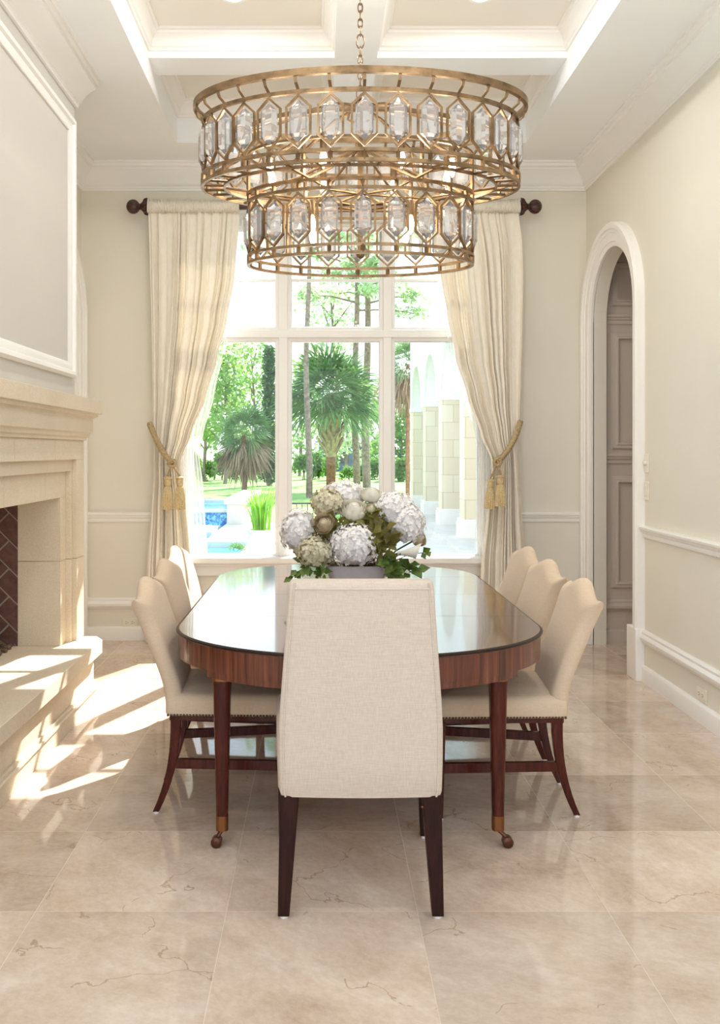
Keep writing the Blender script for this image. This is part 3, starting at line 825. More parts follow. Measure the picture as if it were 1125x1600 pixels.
# ================================================================== CURTAINS
def lin(tab, q):
    if q <= tab[0][0]: return tab[0][1]
    for (a, va), (c, vc) in zip(tab, tab[1:]):
        if q <= c: return va + (vc-va)*smooth01((q-a)/(c-a))*.5 + (vc-va)*((q-a)/(c-a))*.5
    return tab[-1][1]
def edge_tab(px, Y): return sorted((H - (y-CY)*Y/F, (x-CX)*Y/F) for y, x in px)
YCU = 6.90
def curtain(nm, outer, inner, lab, seed):
    rng = random.Random(seed)
    to, ti = edge_tab(outer, YCU), edge_tab(inner, YCU)
    nu, nz = 260, 90; z0, z1 = .012, 3.30
    ph = [rng.uniform(0, 2*PI) for _ in range(6)]
    t = thing(nm, ((to[0][1]+ti[0][1])/2, YCU, 0), lab, 'curtain')
    def fold(u, z):
        q = u*12 + .35*math.sin(2*PI*u*2.1 + ph[0]) + .3*math.sin(2*PI*u*3.7 + ph[1] + z*.35) + .12*math.sin(z*1.3 + u*9 + ph[4])
        s = math.sin(2*PI*q); amp = .65 + .35*math.sin(2*PI*u*4.3 + ph[2] + .6*z)
        return (math.copysign(abs(s)**.8, s))*amp + .08*math.sin(2*PI*q*2 + ph[3])
    b = MB(); V = []
    for j in range(nz + 1):
        z = z0 + (z1 - z0)*j/nz
        xo, xi = lin(to, z), lin(ti, z); wdt = abs(xi-xo)
        A = .036 * (0.35 + .65*smooth01((3.30 - z)/.5)) * (1 if wdt > .4 else .75 + .25*wdt/.4)
        for i in range(nu + 1):
            u = i/nu
            x = xo + (xi-xo)*(u + .010*math.sin(2*PI*12*u + ph[5]))
            y = YCU + A*fold(u, z) - .03*math.exp(-((z-1.40)/.25)**2)
            V.append((x, y, z))
    W = nu + 1
    b.add(V, [(j*W+i, j*W+i+1, (j+1)*W+i+1, (j+1)*W+i) for j in range(nz) for i in range(nu)])
    p = build('panel', b, M['curtain'], t, smooth=180, recalc=False)
    # gathered rod pocket
    xo, xi = to[-1][1], ti[-1][1]
    rings = []; n = 220
    for i in range(n + 1):
        u = i/n; x = xo + (xi-xo)*u
        r = []
        for k in range(20):
            a = 2*PI*k/20
            rr = .040 + .008*math.sin(u*2*PI*62 + 1.5*math.sin(a*2 + u*20)) + .005*math.sin(u*2*PI*97 + 2*a)
            zz = math.sin(a)*rr*1.12; fr = .012*abs(math.sin(a))**6*(1 if math.sin(a) > 0 else .4)
            r.append((x, YCU - .005 + math.cos(a)*rr*.85, 3.325 + zz + fr*math.sin(u*2*PI*71)))
        rings.append(r)
    build('rod_pocket', MB().loft(rings), M['header'], p, smooth=180)
    return t
outL = [(330,231),(400,233),(520,236),(640,238),(700,240),(740,240),(800,235),(880,229),(985,225)]
inL = [(330,374),(430,366),(500,354),(560,339),(620,322),(680,299),(718,284),(735,284),(780,290),(880,298),(985,304)]
outR = [(330,812),(380,818),(430,819),(520,817),(600,814),(660,811),(718,809),(800,815),(880,821),(985,827)]
inR = [(330,672),(430,690),(492,700),(560,713),(620,731),(680,751),(718,766),(735,767),(790,762),(880,752),(985,746)]
curtain('curtain', outL, inL, 'cream silk curtain gathered back on the left of the window', 3)
curtain('curtain', outR, inR, 'cream silk curtain gathered back on the right of the window', 8)
def sheer(px0, px1, lab, seed):
    rng = random.Random(seed); t0, t1 = edge_tab(px0, 7.02), edge_tab(px1, 7.02); V = []; nu, nz = 60, 60
    for j in range(nz + 1):
        z = .66 + (3.28-.66)*j/nz
        for i in range(nu + 1):
            u = i/nu; x = lin(t0, z) + (lin(t1, z)-lin(t0, z))*u
            V.append((x, 7.015 + .014*math.sin(2*PI*(u*7 + .3*math.sin(3*u + z))), z))
    b = MB().add(V, [(j*(nu+1)+i, j*(nu+1)+i+1, (j+1)*(nu+1)+i+1, (j+1)*(nu+1)+i) for j in range(nz) for i in range(nu)])
    o = build('sheer_curtain', b, M['sheer'], None, smooth=180, recalc=False)
    tag(o, lab, 'curtain')
sheer([(330,300),(540,300),(700,285),(870,285)], [(330,385),(440,374),(540,352),(620,335),(680,318),(705,311),(760,318),(870,325)], 'thin white voile sheer behind the left silk curtain', 1)
sheer([(330,790),(540,770),(700,775),(870,775)], [(330,665),(440,684),(540,700),(620,722),(680,742),(705,748),(760,744),(870,741)], 'thin white voile sheer behind the right silk curtain', 2)

rod = thing('curtain_rod', (.1, YCU-.005, 3.325), 'dark carved wooden curtain rod with ball finials above the window', 'curtain rod')
def lx(b, cx, prof, n=20):
    return b.loft([[(cx + x, YCU-.005 + r*math.cos(2*PI*j/n), 3.325 + r*math.sin(2*PI*j/n)) for j in range(n)] for x, r in prof])
build('pole', lx(MB(), 0, [(-1.34,.024),(1.53,.024)]), M['rod'], rod)
for sg, xe in ((-1, -1.325), (1, 1.520)):
    pr = [(0,.05),(.012,.056),(.022,.048),(.04,.030),(.05,.022),(.056,.024),(.060,.022)]
    b = lx(MB(), xe, [(sg*x, r) for x, r in pr])
    for k in range(12):      # carved leaf points
        a = 2*PI*k/12
        b.loft([[Vector((xe + sg*x, YCU-.005 + r*math.cos(a+da), 3.325 + r*math.sin(a+da))) for x, r, da in q] for q in (((.0,.052,-.2),(.028,.048,-.14),(.028,.048,.14),(.0,.052,.2)), ((-.004,.068,-.03),(.016,.062,-.02),(.016,.062,.02),(-.004,.068,.03)))])
    f = build('finial', b, M['rod'], rod)
    c = (xe + sg*.105, YCU-.005, 3.325)
    b = MB(); n = 28; rings = []
    for i in range(17):
        a = -PI/2 + PI*i/16; rings.append([(c[0] + .052*math.sin(a), c[1] + max(.003,.052*math.cos(a)*(1 + .04*math.cos(7*4*PI*j/n)))*math.cos(2*PI*j/n), c[2] + max(.003,.052*math.cos(a)*(1 + .04*math.cos(7*4*PI*j/n)))*math.sin(2*PI*j/n)) for j in range(n)])
    build('ball', b.loft(rings), M['rod'], f)
    build('bracket', MB().box(xe-sg*.03-.012, xe-sg*.03+.012, YCU, YB, 3.30, 3.345), M['rod'], rod)

# tie-backs
def rope(b, pts, r, tw=3, turns=9, n=80):
    pts = [Vector(p) for p in pts]
    def cat(t):
        q = t*(len(pts)-1); i = min(int(q), len(pts)-2); f = q-i
        p0, p1, p2, p3 = pts[max(i-1,0)], pts[i], pts[i+1], pts[min(i+2,len(pts)-1)]
        return .5*((2*p1) + (p2-p0)*f + (2*p0-5*p1+4*p2-p3)*f*f + (3*p1-p0-3*p2+p3)*f**3)
    for s in range(tw):
        out = []
        for k in range(n+1):
            t = k/n; p = cat(t); d = (cat(min(1,t+.01)) - cat(max(0,t-.01))).normalized()
            u = d.orthogonal().normalized() if abs(d.y) > .95 else d.cross(Vector((0,1,0))).normalized(); w = d.cross(u)
            a = 2*PI*(t*turns + s/tw); out.append(p + (u*math.cos(a) + w*math.sin(a))*r*.55)
        b.tube(out, r*.6, 6)
    return b
def tieback(lab, pts, tass):
    Y = 6.80
    P = [at(x, y, Yq) for x, y, Yq in pts]
    t = thing('curtain_tieback', P[0], lab, 'tieback')
    build('cord', rope(MB(), P, .021, 3, 13), M['rope'], t, smooth=180)
    kn = P[-1]; b = MB()
    for a in range(3):
        rr = Matrix.Rotation(a*1.05, 3, 'Y')
        b.tube([kn + Vector((0,-.012,0)) + rr @ Vector((.030*math.cos(2*PI*j/16), -.012*math.sin(4*PI*j/16), .020*math.sin(2*PI*j/16))) for j in range(16)], .009, 6, closed=True)
    build('knot', b, M['rope'], t, smooth=180)
    for (x, yt, yb, Yq) in tass:
        top = at(x, yt, Yq); bot = at(x, yb, Yq); h = top.z - bot.z; c = (bot.x, bot.y, bot.z)
        b = MB(); n = 40
        def tr(z, r, rip): return [(c[0]+r*(1+rip*(j % 2))*math.cos(2*PI*j/n), c[1]+r*(1+rip*(j % 2))*math.sin(2*PI*j/n), c[2]+z) for j in range(n)]
        b.loft([tr(0,.037,.16), tr(.02,.037,.16), tr(h*.4,.033,.16), tr(h*.66,.025,.12), tr(h*.70,.017,0), tr(h*.73,.022,.05), tr(h*.82,.025,.05), tr(h*.90,.022,.05), tr(h*.92,.030,0), tr(h*.96,.031,0), tr(h,.010,0)])
        ts = build('tassel', b, M['tassel'], t, smooth=40)
        build('tassel_cord', rope(MB(), [kn + Vector((0,-.01,-.01)), (kn+top)/2 + Vector((0,-.012,0)), top], .008, 2, 5, 30), M['rope'], ts, smooth=180)
tieback('gold rope tieback with two tassels holding the left curtain', [(234,662,6.84),(243,684,6.80),(256,708,6.77),(269,724,6.76)], [(262,744,796,6.75),(281,744,796,6.75)])
tieback('gold rope tieback with two tassels holding the right curtain', [(813,659,6.84),(806,680,6.80),(793,704,6.77),(777,722,6.76)], [(766,748,795,6.77),(782,742,791,6.73)])

# ================================================================== FLOWERS
M['vase'] = plain('lilac_grey_ceramic', (.62,.575,.57), .5, var=.08, scale=12)
M['white_petal'] = leafmat('white_petal', (.86,.84,.83), (.95,.94,.93), .25, 30, .7)
M['ivory_petal'] = leafmat('ivory_petal', (.60,.55,.36), (.86,.82,.66), .25, 25, .7)
M['beige_petal'] = leafmat('beige_petal', (.58,.47,.30), (.82,.74,.56), .25, 25, .7)
M['cream_petal'] = leafmat('cream_petal', (.80,.77,.66), (.93,.91,.85), .25, 25, .6)
M['stem'] = plain('green_stem', (.10,.12,.03), .6, var=.3)
M['vine'] = leafmat('ivy_leaf', (.035,.075,.015), (.17,.25,.05), .2, 20, .4)
M['olive'] = leafmat('olive_leaf', (.09,.075,.02), (.26,.24,.06), .25, 14, .45)
M['twig'] = plain('brown_twig', (.10,.045,.02), .8)
VX, VY, VZ = .172, 4.42, .7602
vs = thing('flower_planter', (VX, VY, VZ), 'pale lilac-grey planter holding the flowers on the table', 'planter')
def rect(hx_, hy_, z): return sq(VX, VY, hx_, hy_, VZ+z, .35, 32)
build('pot', MB().loft([rect(.105,.075,0), rect(.108,.078,.004), rect(.150,.105,.150), rect(.150,.105,.156), rect(.140,.096,.156), rect(.135,.092,.13)]), M['vase'], vs)
m_ = plain('flower_foam', (.10,.06,.025), .95, var=.5, scale=60, bump=.6, bscale=120)
build('moss', MB().loft([rect(.134,.091,.125), rect(.125,.083,.150), rect(.06,.04,.165)]), m_, vs)
def stem_to(b, p, r=.004):
    p = Vector(p); q = Vector((VX + (p.x-VX)*.35, VY + (p.y-VY)*.35, VZ+.13)); q.x = min(max(q.x, VX-.115), VX+.115)
    m = p.lerp(q, .5) + Vector((0,0,.02))
    b.tube([p, m, q], r, 6)
def petal(b, c, n, t, L, W, cup):
    """one petal leaving c along t, facing n"""
    s = n.cross(t); o = len(b.v)
    P = [c, c + t*L*.5 + s*W*.5 + n*cup*.4, c + t*L + s*W*.22 + n*cup, c + t*L - s*W*.22 + n*cup, c + t*L*.5 - s*W*.5 + n*cup*.4]
    b.add(P, [(0,1,2,3,4)])
def hydrangea(px, py, Y, r, mat, lab, grp, seed, sq_=(1,.85,.9)):
    r *= 1.12; rng = random.Random(seed); c = at(px, py, Y); b = MB()
    N = int(340 * (r/.1)**1.3) + 80
    for i in range(N):
        k = (i + .5)/N; z = 1 - 1.75*k; ph = i*2.39996
        q = math.sqrt(max(0, 1-z*z)); n = Vector((q*math.cos(ph), q*math.sin(ph), z))
        n = (n + Vector((rng.uniform(-.25,.25),)*1 + (rng.uniform(-.25,.25), rng.uniform(-.25,.25)))).normalized()
        rr = r*(1 + rng.uniform(-.16,.08)); p = c + Vector((n.x*sq_[0], n.y*sq_[1], n.z*sq_[2]))*rr
        t = n.orthogonal().normalized(); t = Matrix.Rotation(rng.uniform(0, PI), 3, n) @ t
        L = rng.uniform(.010,.0145)
        for m in range(4):
            petal(b, p, n, Matrix.Rotation(m*PI/2 + rng.uniform(-.15,.15), 3, n) @ t, L, L*1.05, rng.uniform(-.003,.006))
    t = thing('hydrangea', c, lab, 'flower', grp)
    build('bloom', b, mat, t, smooth=0, recalc=False)
    build('heart', MB().ball(c, r*.86, 16, 10, sq_), mat, t, smooth=180)
    s = MB(); stem_to(s, c - Vector((0,0,r*.5))); build('stem', s, M['stem'], t)
G1 = 'hydrangea heads in the planter'
hydrangea(553, 853, 4.28, .104, M['white_petal'], 'large white hydrangea in the middle front, overhanging the planter rim', G1, 1)
hydrangea(467, 830, 4.38, .084, M['white_petal'], 'white hydrangea at the left end of the bouquet', G1, 2, (.95,.9,1.15))
hydrangea(535, 776, 4.48, .078, M['white_petal'], 'white hydrangea on the very top of the bouquet', G1, 3, (1.3,.9,.85))
hydrangea(616, 796, 4.40, .086, M['white_petal'], 'white hydrangea high on the right, beside the cream rosebud', G1, 4, (1.05,.9,.9))
hydrangea(637, 819, 4.36, .078, M['white_petal'], 'white hydrangea on the right, above the white calla lily', G1, 5, (.95,.9,1.1))
hydrangea(511, 786, 4.36, .068, M['ivory_petal'], 'ivory-green hydrangea at upper left above the beige ranunculus', G1, 6)
hydrangea(493, 864, 4.30, .078, M['ivory_petal'], 'ivory-green hydrangea at lower left beside the planter', G1, 7)
hydrangea(476, 856, 4.36, .05, M['ivory_petal'], 'small ivory hydrangea tucked under the white one at the left end', G1, 17)
def rose(px, py, Y, r, mat, lab, seed, nm='ranunculus', tilt=(0,-.6,.8), cat='flower'):
    rng = random.Random(seed); c = at(px, py, Y); b = MB(); ax = Vector(tilt).normalized()
    u = ax.orthogonal().normalized(); w = ax.cross(u)
    for layer in range(6):
        f = (layer + 1)/6; n = 4 + layer
        for k in range(n):
            a0 = 2*PI*(k + .5*layer)/n + rng.uniform(-.1,.1); half = PI/n*1.35; jit = rng.uniform(.93, 1.07)
            rows_ = []
            for j in range(5):
                v = j/4; 
                lat = -1.2 + v*(1.2 + lerp(1.25, .30, f))      # from below to the lip
                rr = r*lerp(.35, 1, f)*math.cos(lat*.9)*(1 + .08*(v > .9)) if lat < 0 else r*lerp(.35,1,f)*math.cos(lat)
                hh = r*lerp(.75, .8, f)*math.sin(lat)
                rows_.append([c + (u*math.cos(a0 + half*s) + w*math.sin(a0 + half*s))*max(rr,.002)*jit*(1 - .10*s*s)*(1 + .10*(v > .9)) + ax*(hh - .10*r*s*s*v) for s in (-1,-.5,0,.5,1)])
            b.add([p for q in rows_ for p in q], [(j*5+i, j*5+i+1, j*5+i+6, j*5+i+5) for j in range(4) for i in range(4)])
    b.ball(c + ax*r*.15, r*.5, 10, 8)
    t = thing(nm, c, lab, cat)
    build('bloom', b, mat, t, smooth=180, recalc=False)
    s = MB(); stem_to(s, c - ax*r*.6); build('stem', s, M['stem'], t)
rose(506, 818, 4.27, .050, M['beige_petal'], 'beige ranunculus on the left between white and ivory hydrangeas', 21, tilt=(-.15,-.85,.35))
rose(553, 797, 4.34, .064, M['cream_petal'], 'creamy white open ranunculus below the top hydrangea', 22, tilt=(0,-.55,.8))
rose(580, 772, 4.42, .050, M['cream_petal'], 'cream rosebud rising at the top right of the bouquet', 23, 'rose', (.1,-.3,.95))
rose(655, 841, 4.36, .042, M['beige_petal'], 'small beige rose at the right edge beside the white hydrangea', 24, 'rose', (.6,-.5,.3))
rose(580, 794, 4.34, .026, M['ivory_petal'], 'tiny ivory bud between ranunculus and right-hand hydrangea', 25, 'rose', (.1,-.6,.7))
# calla
c = at(646, 862, 4.26); ax = Vector((.9,-.25,.15)).normalized(); u = Vector((0,-.3,1)).normalized(); u = (u-ax*ax.dot(u)).normalized(); w = ax.cross(u)
ca = thing('calla_lily', c, 'single white calla lily reaching out to the right', 'flower')
rows_ = []
for j in range(9):
    v = j/8; r = .010 + .026*v**1.6
    rows_.append([c + ax*(-.075 + .10*v + .035*v*math.cos(a*PI)*.6) + (u*math.cos(a*PI) + w*math.sin(a*PI))*r for a in [(-.95 + 1.9*i/14) for i in range(15)]])
build('spathe', MB().add([p for q in rows_ for p in q], [(j*15+i, j*15+i+1, j*15+i+16, j*15+i+15) for j in range(8) for i in range(14)]), M['cream_petal'], ca, smooth=180, recalc=False)
b = MB(); stem_to(b, c - ax*.075, .006); build('stem', b, M['stem'], ca)
def sprig(nm, lab, pts, n, L, W, mat, seed, spread=.03, grp='leafy sprays in the planter'):
    rng = random.Random(seed); P = [at(*p) for p in pts]; t = thing(nm, P[-1], lab, 'foliage', grp)
    b = MB(); b.tube([(VX + max(-.11,min(.11,(P[0].x-VX)*.5)), VY-.02, VZ+.14)] + P, .0025, 5); build('stem', b, M['stem'], t)
    b = MB()
    for k in range(n):
        q = rng.uniform(0, len(P)-1.001); i = int(q); p = P[i].lerp(P[i+1], q-i) if len(P) > 1 else P[0]
        p = p + Vector((rng.uniform(-1,1), rng.uniform(-.8,.3), rng.uniform(-1,1)))*spread
        d = Vector((rng.uniform(-1,1), rng.uniform(-1,.2), rng.uniform(-1,.5)))
        s_ = rng.uniform(.7,1.25); b.leaf(p, d, (rng.uniform(-.5,.5),-1,rng.uniform(-.2,1)), L*s_, W*s_, .15)
    build('leaves', b, mat, t, smooth=180, recalc=False)
sprig('ivy_sprig', 'green ivy trailing over the left end of the planter', [(500,876,4.30),(480,886,4.28),(462,896,4.27),(456,903,4.27)], 16, .05, .036, M['vine'], 31)
sprig('ivy_sprig', 'dark green ivy hanging between lower left hydrangea and planter', [(508,880,4.27),(502,893,4.25),(500,903,4.25)], 14, .05, .03, M['vine'], 32, .02)
sprig('ivy_sprig', 'broad ivy leaves hanging over the right end of the planter', [(612,872,4.30),(626,880,4.28),(638,890,4.27),(645,897,4.27)], 16, .065, .05, M['vine'], 33, .03)
sprig('ivy_sprig', 'lone dark leaf on a stalk at the far right of the bouquet', [(640,866,4.30),(660,864,4.28),(668,861,4.28)], 3, .05, .045, M['vine'], 34, .006)
sprig('leafy_spray', 'olive green leaves in the right middle of the bouquet', [(590,862,4.27),(596,845,4.25),(602,822,4.28)], 34, .075, .05, M['olive'], 35, .03)
sprig('leafy_spray', 'olive green leaves beneath the open ranunculus', [(570,835,4.36),(550,818,4.32),(525,816,4.32)], 42, .07, .042, M['olive'], 36, .03)
sprig('leafy_spray', 'green leaf clump right of the planter, under the calla', [(606,868,4.24),(612,880,4.24),(608,893,4.24)], 30, .06, .04, M['vine'], 37, .025)
sprig('leafy_spray', 'olive leaves filling the heart of the bouquet on the left', [(525,850,4.36),(515,838,4.34),(500,838,4.34)], 40, .07, .045, M['olive'], 38, .035)
sprig('leafy_spray', 'olive leaves filling the heart of the bouquet on the right', [(585,825,4.38),(590,812,4.36),(575,803,4.36)], 40, .07, .045, M['olive'], 39, .035)
sprig('leafy_spray', 'dark olive leaves at the back of the bouquet', [(500,840,4.46),(555,820,4.48),(600,838,4.46),(560,850,4.44)], 60, .075, .05, M['olive'], 40, .05)
tw = MB(); rng = random.Random(77)
for k in range(18):
    a = Vector((VX + rng.uniform(-.05,.1), VY - .08, VZ+.145)); d = Vector((rng.uniform(-.1,1), rng.uniform(-.5,.1), rng.uniform(.0,.9)))*rng.uniform(.05,.17)
    tw.tube([a, a + d*.5 + Vector((0,0,.02)), a + d + Vector((rng.uniform(-.03,.03), 0, -.01))], .0016, 4)
build_t = build('twigs', tw, M['twig'], None, smooth=180); tag(build_t, 'tangle of thin brown twigs among the flowers', 'twigs', None, 'stuff')

# ================================================================== GARDEN
M['lawn'] = plain('lawn_grass', (.20,.36,.07), .9, var=.35, scale=3)
M['paving'] = plain('pale_paving', (.70,.63,.53), .7, var=.06, scale=4)
M['coping'] = plain('coping_stone', (.60,.57,.51), .7, var=.06, scale=8)
def water_mat():
    t = NT('pool_water'); f = t.noise(t.coord(), 9, 3)
    t.set(Base_Color=t.ramp(f, [(.4, (.03,.30,.52)), (.62, (.14,.55,.74))]), Roughness=.08); t.bump(f, .3, .02)
    return t.m
M['water'] = water_mat()
def mosaic_mat():
    t = NT('blue_mosaic'); v = t.coord((30,30,30)); n = t.new('ShaderNodeTexVoronoi'); n.inputs['Scale'].default_value = 1; t.link(v, n.inputs['Vector'])
    sp = t.new('ShaderNodeSeparateColor'); t.link(n.outputs['Color'], sp.inputs[0])
    t.set(Base_Color=t.ramp(sp.outputs[0], [(.1, (.01,.12,.36)), (.5, (.04,.32,.62)), (.9, (.22,.60,.80))]), Roughness=.2)
    return t.m
M['mosaic'] = mosaic_mat()
M['urn'] = plain('cream_urn', (.72,.68,.58), .8, var=.08, scale=12)
M['bark_pine'] = plain('pine_bark', (.26,.19,.155), .95, var=.45, scale=9, bump=.6, bscale=30)
M['bark_palm'] = plain('palm_bark', (.23,.11,.06), .95, var=.45, scale=14, bump=.6, bscale=40)
M['boot'] = plain('palm_boots', (.40,.29,.19), .95, var=.35, scale=8)
M['palm'] = leafmat('palm_frond', (.06,.15,.045), (.26,.41,.15), .35, 1.6)
M['palm_dead'] = leafmat('dead_frond', (.24,.15,.09), (.48,.34,.23), .2, 1.6)
M['iris'] = leafmat('iris_blade', (.10,.32,.02), (.36,.62,.08), .45, 6)
M['oak'] = leafmat('pale_leaf', (.17,.34,.07), (.42,.58,.20), .5, .9)
M['pine'] = leafmat('pine_needle', (.32,.45,.24), (.60,.72,.45), .55, .9)
M['cypress'] = leafmat('cypress_leaf', (.035,.09,.03), (.12,.23,.07), .2, 1.4)
M['hedge'] = leafmat('hedge_leaf', (.09,.23,.04), (.33,.52,.12), .4, .9)
M['stucco'] = plain('white_stucco', (.87,.83,.76), .85)
M['louver'] = plain('white_louver', (.85,.85,.84), .5)
M['iron'] = plain('black_iron', (.012,.012,.014), .4)
M['farwall'] = plain('slate_wall', (.12,.16,.23), .7, var=.2, scale=2)
M['farroof'] = plain('dark_roof', (.07,.075,.085), .7, var=.3, scale=5)
def block_mat():
    t = NT('limestone_blocks'); b = t.new('ShaderNodeTexBrick'); b.offset = .5
    mp = t.coord((1,1,1), (PI/2,0,0)); t.link(mp, b.inputs['Vector'])
    b.inputs['Color1'].default_value = (.70,.58,.40,1); b.inputs['Color2'].default_value = (.76,.66,.48,1); b.inputs['Mortar'].default_value = (.55,.45,.31,1)
    b.inputs['Scale'].default_value = 1; b.inputs['Brick Width'].default_value = .42; b.inputs['Row Height'].default_value = .36; b.inputs['Mortar Size'].default_value = .006
    t.set(Base_Color=b.outputs['Color'], Roughness=.85)
    return t.m
M['block'] = block_mat()

struct('ground', MB().box(-60, 60, 19.5, 120, -.3, -.13), M['lawn'], 'sunlit green lawn beyond the pool', 'lawn', keep_origin=True, smooth=0)
struct('patio', MB().box(-1.25, 9, 7.31, 19.5, -.3, -.10), M['paving'], 'pale stone terrace outside the window', 'terrace', keep_origin=True, smooth=0)
struct('pool_water', MB().box(-9, -1.25, 7.31, 19.3, -.4, -.16), M['water'], 'blue swimming pool water outside the left pane', 'pool', keep_origin=True, smooth=0)
pl = thing('raised_pool', (-4, 21, -.16), 'raised blue-tiled pool with stone coping', 'pool')
build('tile_wall', MB().box(-8, -1.98, 19.3, 19.5, -.2, .16), M['mosaic'], pl, smooth=0)
build('coping', MB().box(-8, -1.98, 19.24, 19.56, .16, .22).box(-8, -1.98, 22.6, 23.0, -.1, .26), M['coping'], pl, bevel=.01)
build('water', MB().box(-8, -1.98, 19.56, 22.6, -.1, .185), M['water'], pl, smooth=0)
p = thing('pool_pedestal', (-1.78, 19.6, -.16), 'square stone pedestal with cap at the pool corner', 'pedestal')
build('block', MB().box(-1.97, -1.60, 18.9, 23.2, -.16, .36), M['coping'], p, bevel=.01)
build('cap', MB().box(-2.02, -1.54, 18.8, 23.3, .36, .47), M['coping'], p, bevel=.015)
s_ = struct('pool_deck', prism(MB(), [(-1.98,15.3),(-.6,15.3),(-.6,19.3),(-2.0,19.3)], -.22, -.06), M['coping'], 'pale stone deck slab reaching into the pool', 'deck', smooth=0)
s_ = build('pool_step', MB().box(-3.4, -2.08, 17.2, 18.7, -.22, -.06), M['coping'], None, bevel=.01); tag(s_, 'pale stepping slab in the pool at the left window edge', 'step')

# urn of iris leaves
c = at(407, 866, 14.0); ux, uy, uz = c.x, 14.0, -.10
urn = thing('garden_urn', (ux, uy, uz), 'cream urn planter of tall bright green leaves by the pool', 'planter')
uh = .36
build('bowl', MB().lathe((ux,uy,uz), [(.17,0),(.19,.01),(.19,.04),(.175,.06),(.205,.16),(.215,.22),(.200,.28),(.185,.30),(.225,.33),(.232,.345),(.228,uh),(.19,uh),(.18,uh-.05)], 32), M['urn'], urn)
rng = random.Random(4); b = MB()
for i in range(120):
    a = rng.uniform(0, 2*PI); r0 = rng.uniform(0,.15); hgt = rng.uniform(.5,.82); lean = rng.uniform(.03,.26)
    p0 = Vector((ux + r0*math.cos(a), uy + r0*math.sin(a), uz+uh-.04)); o = Vector((math.cos(a), math.sin(a), 0)); sd = Vector((-o.y, o.x, 0)); sd = (sd*math.cos(i) + o*math.sin(i))*.5 + Vector((.5,0,0))
    pts = [p0 + o*lean*(t**2.2) + Vector((0,0,hgt*(t - .18*lean/.26*t**3))) for t in (0,.33,.66,1)]
    V = []
    for p_, w in zip(pts, (.010,.013,.010,.001)): V += [p_ - sd*w, p_ + sd*w]
    b.add(V, [(0,1,3,2),(2,3,5,4),(4,5,7,6)])
build('iris_leaves', b, M['iris'], urn, smooth=180, recalc=False)

def cloud(b, c, rad, n, size, rng, shell=.55, elong=1.0, droop=0):
    c = Vector(c)
    for _ in range(n):
        d = Vector((rng.gauss(0,1), rng.gauss(0,1), rng.gauss(0,1))).normalized()
        r = rng.uniform(shell, 1)**.6
        p = c + Vector((d.x*rad[0], d.y*rad[1], d.z*rad[2]))*r
        q = Vector((rng.uniform(-1,1), rng.uniform(-1,1), rng.uniform(-1,.7) - droop)).normalized(); u = Vector((rng.uniform(-1,1), rng.uniform(-1,1), rng.uniform(0,1.2)))
        s = q.cross(u); 
        if s.length < .01: continue
        s.normalize(); L = size*rng.uniform(.6,1.3)*elong; W = size*rng.uniform(.35,.6)/elong
        b.add([p, p + q*L*.5 + s*W, p + q*L, p + q*L*.5 - s*W], [(0,1,2,3)])
def bush(px, ytop, ybase, wpx, Y, mat, lab, grp, seed, n=700, nm='shrub', size=None):
    rng = random.Random(seed); base_ = at(px, 0, Y); zt = H - (ytop-CY)*Y/F; zb = -.13
    w = wpx*Y/F/2; h = zt - zb; b = MB()
    t = thing(nm, (base_.x, Y, zb), lab, 'shrub', grp); size = size or .12*max(w,h)
    for k in range(7):
        o = Vector((rng.uniform(-.55,.55)*w, rng.uniform(-.4,.4)*w, rng.uniform(.25,.72)*h))
        cloud(b, (base_.x+o.x, Y+o.y, zb+o.z), (w*.5, w*.5, h*.30), n//7, size, rng, .2)
    build('foliage', b, mat, t, smooth=0, recalc=False)
    s = MB()
    for k in range(4): s.tube([(base_.x+rng.uniform(-.2,.2)*w, Y, zb), (base_.x+rng.uniform(-.5,.5)*w, Y+rng.uniform(-.3,.3)*w, zb+h*.6)], h*.012, 5)
    build('stem', s, M['twig'], t)
bush(371, 848, 866, 34, 14.3, M['hedge'], 'small tuft of green shrub at the foot of the urn', None, 5, 500)

def frond_fan(b, p, d, L, rng, nb=16, w=.035, droop=.35, petiole=.35):
    """fan leaf: petiole along d, blades spread around its end"""
    d = d.normalized(); s = d.cross(Vector((0,0,1)))
    if s.length < .05: s = Vector((1,0,0))
    s.normalize(); s = Matrix.Rotation(rng.uniform(-1.1, 1.1), 3, d) @ s; n = s.cross(d).normalized()
    e = p + d*L*petiole + Vector((0,0,-L*.05))
    b.add([p - s*w*.4, p + s*w*.4, e + s*w*.3, e - s*w*.3], [(0,1,2,3)])
    for k in range(nb):
        a = lerp(-1.35, 1.35, (k+.5)/nb) + rng.uniform(-.05,.05)
        q = (d*math.cos(a) + s*math.sin(a) + n*(.15 - .2*math.cos(a))).normalized()
        LL = L*(1-petiole)*(1 - .22*abs(a)/1.35)*rng.uniform(.85,1.08)
        t = q.cross(n).normalized()*w
        m = e + q*LL*.55 + Vector((0,0,-droop*LL*.12)); f = e + q*LL + Vector((0,0,-droop*LL*rng.uniform(.35,.75)))
        b.add([e, m - t, f, m + t], [(0,1,2,3)])
